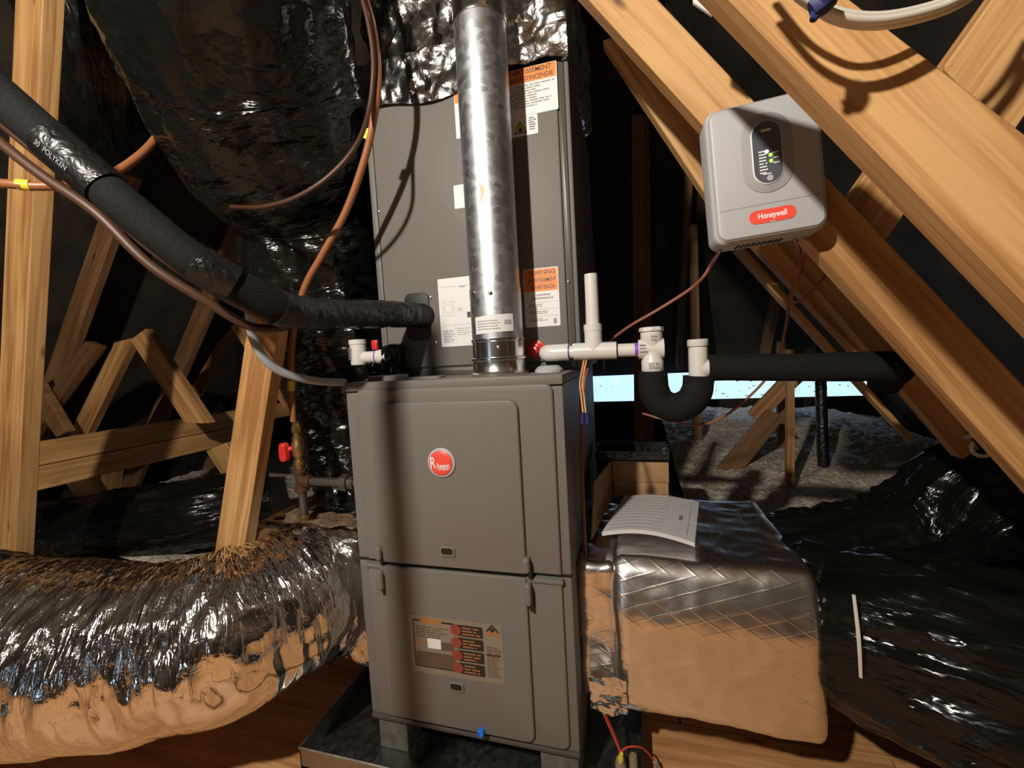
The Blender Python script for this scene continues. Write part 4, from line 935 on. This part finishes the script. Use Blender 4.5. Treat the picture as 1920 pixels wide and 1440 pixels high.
# ring bracket at the end of the shaded timber
rc = Yp(1843, 838, .245); rb_ = Thing('ring_bracket', 'small white ring bracket below the shaded sloping timber', 'bracket', rc - Vector((0, 0, .03)))
part('ring', tube([(rc + Vector((.020 * math.cos(a), 0, .020 * math.sin(a))), .0042) for a in [math.radians(150 + 25 * k) for k in range(11)]], 8), 'pvc', rb_)
part('strap', prism([rc + Vector((-.032, 0, .018)), rc + Vector((-.026, 0, .026)), rc + Vector((.010, 0, .032)), rc + Vector((.004, 0, .020))], (0, .012, 0), .001), 'pvc', rb_, smooth=False)
# cardboard on the return box
yq = .50; zt_ = .5525
single('cardboard_box', rbox((.338, yq, zt_), (.506, yq + .13, zt_ + .050), .002), 'cardboard', 'lower brown cardboard box standing on the foil box', 'box')
single('cardboard_box', rbox((.336, yq - .002, zt_ + .0508), (.508, yq + .132, zt_ + .122), .002), 'cardboard', 'upper brown cardboard box under the black tray', 'box')
ty = Thing('black_tray', 'shiny black shallow tray on the cardboard boxes', 'tray', (.40, .55, zt_ + .1225))
part('tray_floor', MB().box((.285, yq - .012, zt_ + .1225), (.514, yq + .14, zt_ + .126)), 'black_tape', ty, smooth=False)
for a, b in (((.285, yq - .012), (.514, yq - .008)), ((.285, yq + .136), (.514, yq + .14)), ((.285, yq - .012), (.289, yq + .14)), ((.510, yq - .012), (.514, yq + .14))):
    part('tray_side', MB().box((a[0], a[1], zt_ + .1225), (b[0], b[1], zt_ + .152)), 'black_tape', ty, smooth=False)
single('cardboard_flap', prism([(.292, .17, zt_ + .000), (.330, .497, zt_), (.330, .497, zt_ + .12), (.292, .30, zt_ + .11)], (.004, 0, 0), .0008), 'cardboard', 'brown cardboard flap leaning along the furnace flank', 'cardboard', smooth=False)
# papers in a clear bag
pp = Thing('manual_papers', 'bent stack of printed white papers in a clear bag on the foil box', 'papers', (.44, .30, zt_))
def arch(u): return .008 + .022 * math.sin(math.pi * min(1, max(0, .10 + .86 * u))) 
def paper_pt(u, v, lift):
    x = .322 + .212 * u + .050 * v; y = .165 + .29 * v - .02 * u; return Vector((x, y, zt_ + arch(u) * (1.0 - .35 * v) + lift))
def sheet_grid(nu, nv, l0, l1):
    m = MB()
    for l in (l1, l0):
        for i in range(nu + 1):
            for j in range(nv + 1): m.v.append(paper_pt(i / nu, j / nv, l))
    n = (nu + 1) * (nv + 1)
    for i in range(nu):
        for j in range(nv):
            a = i * (nv + 1) + j; m.face((a, a + nv + 1, a + nv + 2, a + 1)); m.face((n + a, n + a + 1, n + a + nv + 2, n + a + nv + 1))
    for i in range(nu):
        a = i * (nv + 1); m.face((a, n + a, n + a + nv + 1, a + nv + 1)); a += nv; m.face((a, a + nv + 1, n + a + nv + 1, n + a))
    for j in range(nv):
        m.face((j, j + 1, n + j + 1, n + j)); a = nu * (nv + 1) + j; m.face((a, n + a, n + a + 1, a + 1))
    return m
st = part('paper_stack', sheet_grid(16, 6, .0, .010), 'paper', pp)
def pbar(u0, u1, v0, v1, n=8):
    m = MB()
    for k in range(n + 1):
        u = u0 + (u1 - u0) * k / n; m.v += [paper_pt(u, v0, .0106), paper_pt(u, v1, .0106)]
    for k in range(n): m.face((2 * k, 2 * k + 2, 2 * k + 3, 2 * k + 1))
    return m
mm = MB()
for i in range(11): mm.add(pbar(.06, .66, .06 + i * .083, .066 + i * .083, 10))
mm.add(pbar(.80, .84, .38, .50)); mm.add(pbar(.91, .915, .10, .80, 2))
part('paper_print', mm, 'ink_gray', (pp, st))
def bag_pt(u, v, l):
    p = paper_pt(u * 1.08 - .04, v * 1.16 - .13, l); 
    if v < .12: p.z = zt_ + (p.z - zt_) * (.3 + v * 5.8)
    return p + Vector((0, 0, .004 * ridge(p, 30)))
bm_ = MB(); nu, nv = 40, 40
for i in range(nu + 1):
    for j in range(nv + 1):
        p = bag_pt(i / nu, j / nv, .015); p.z = max(p.z, zt_ + .003); bm_.v.append(p)
for i in range(nu):
    for j in range(nv): a = i * (nv + 1) + j; bm_.face((a, a + nv + 1, a + nv + 2, a + 1))
mfb = MATS['plastic_bag']; nt = mfb.node_tree
tb = N(mfb, 'ShaderNodeBsdfTransparent'); gb = N(mfb, 'ShaderNodeBsdfGlossy', Roughness=.08); mx_ = N(mfb, 'ShaderNodeMixShader'); mx_.inputs[0].default_value = .10
L(mfb, tb.outputs[0], mx_.inputs[1]); L(mfb, gb.outputs[0], mx_.inputs[2]); L(mfb, mx_.outputs[0], nt.nodes['Material Output'].inputs[0])
part('clear_bag', bm_, 'plastic_bag', pp, 'clear plastic bag')
# wires down the furnace flank
wires = [('wire_red', .0022, [(.305, .19, 1.15), (.302, .185, 1.05), (.294, .17, .98), (.286, .15, .92), (.283, .14, .86)], 'red wire strand running down the furnace flank'),
         ('wire_tan', .0022, [(.300, .16, 1.02), (.292, .10, .96), (.298, .06, .93), (.302, .045, .895)], 'short tan wire pair ending in a dark blue connector'),
         ('wire_brown', .0045, [(.305, .20, 1.0), (.292, .16, .94), (.284, .14, .80), (.283, .13, .60), (.284, .12, .47)], 'thick brown cable running down the furnace flank')]
for mt, r, pts, lab in wires[:1] + wires[2:]:
    single('flank_wire', tube([(Vector(p), r) for p in pts], 8), mt, lab, 'wire')
tw = Thing('connector_wires', wires[1][3], 'wire', (.302, .045, .87))
for dx in (0, .006): part('wire', tube([(Vector(p) + Vector((dx, 0, 0)), .0020) for p in wires[1][2]], 8), 'wire_tan', tw)
for dx in (0, .008): part('wire_connector', tube([(Vector((.302 + dx, .045, .897)), .003), (Vector((.300 + dx * 1.4, .044, .880)), .005), (Vector((.300 + dx * 1.4, .043, .872)), .0055)], 8, None, True, 4), 'blue_dark', tw)
# red wires to the pan switch
fs = Thing('float_switch', 'float switch with two cork-coloured cylinders and yellow wire nut in the pan corner', 'switch', (.36, .08, .0225))
part('cylinder', lathe((.350, .078, .0225), (0, 0, 1), [(.013, 0), (.013, .030), (.010, .042), (.004, .046)], 14), 'cork', fs); part('cylinder', lathe((.379, .092, .0225), (0, 0, 1), [(.010, 0), (.010, .036), (.008, .044)], 14), 'cork', fs)
part('wire_nut', lathe((.351, .072, .066), (.1, -.2, 1), [(.007, 0), (.008, .008), (.004, .024)], 10), 'yellow', fs)
def dn(*p): return [(Vector(q), .0020) for q in p]
part('wire', tube(dn((.276, .12, .29), (.283, .10, .245), (.305, .085, .19), (.330, .076, .135), (.350, .070, .090)), 8), 'wire_red', fs); part('wire', tube(dn((.274, .125, .285), (.287, .105, .235), (.312, .092, .175), (.336, .080, .125), (.352, .071, .088)), 8), 'wire_red', fs)
part('wire', tube(dn((.352, .071, .089), (.365, .075, .099), (.385, .083, .098), (.402, .095, .085), (.420, .108, .055), (.430, .115, .036)), 8), 'wire_red', fs); part('wire_end', cyl((.428, .113, .040), (.440, .122, .012), .005, 8), 'mid_gray_plastic', fs)
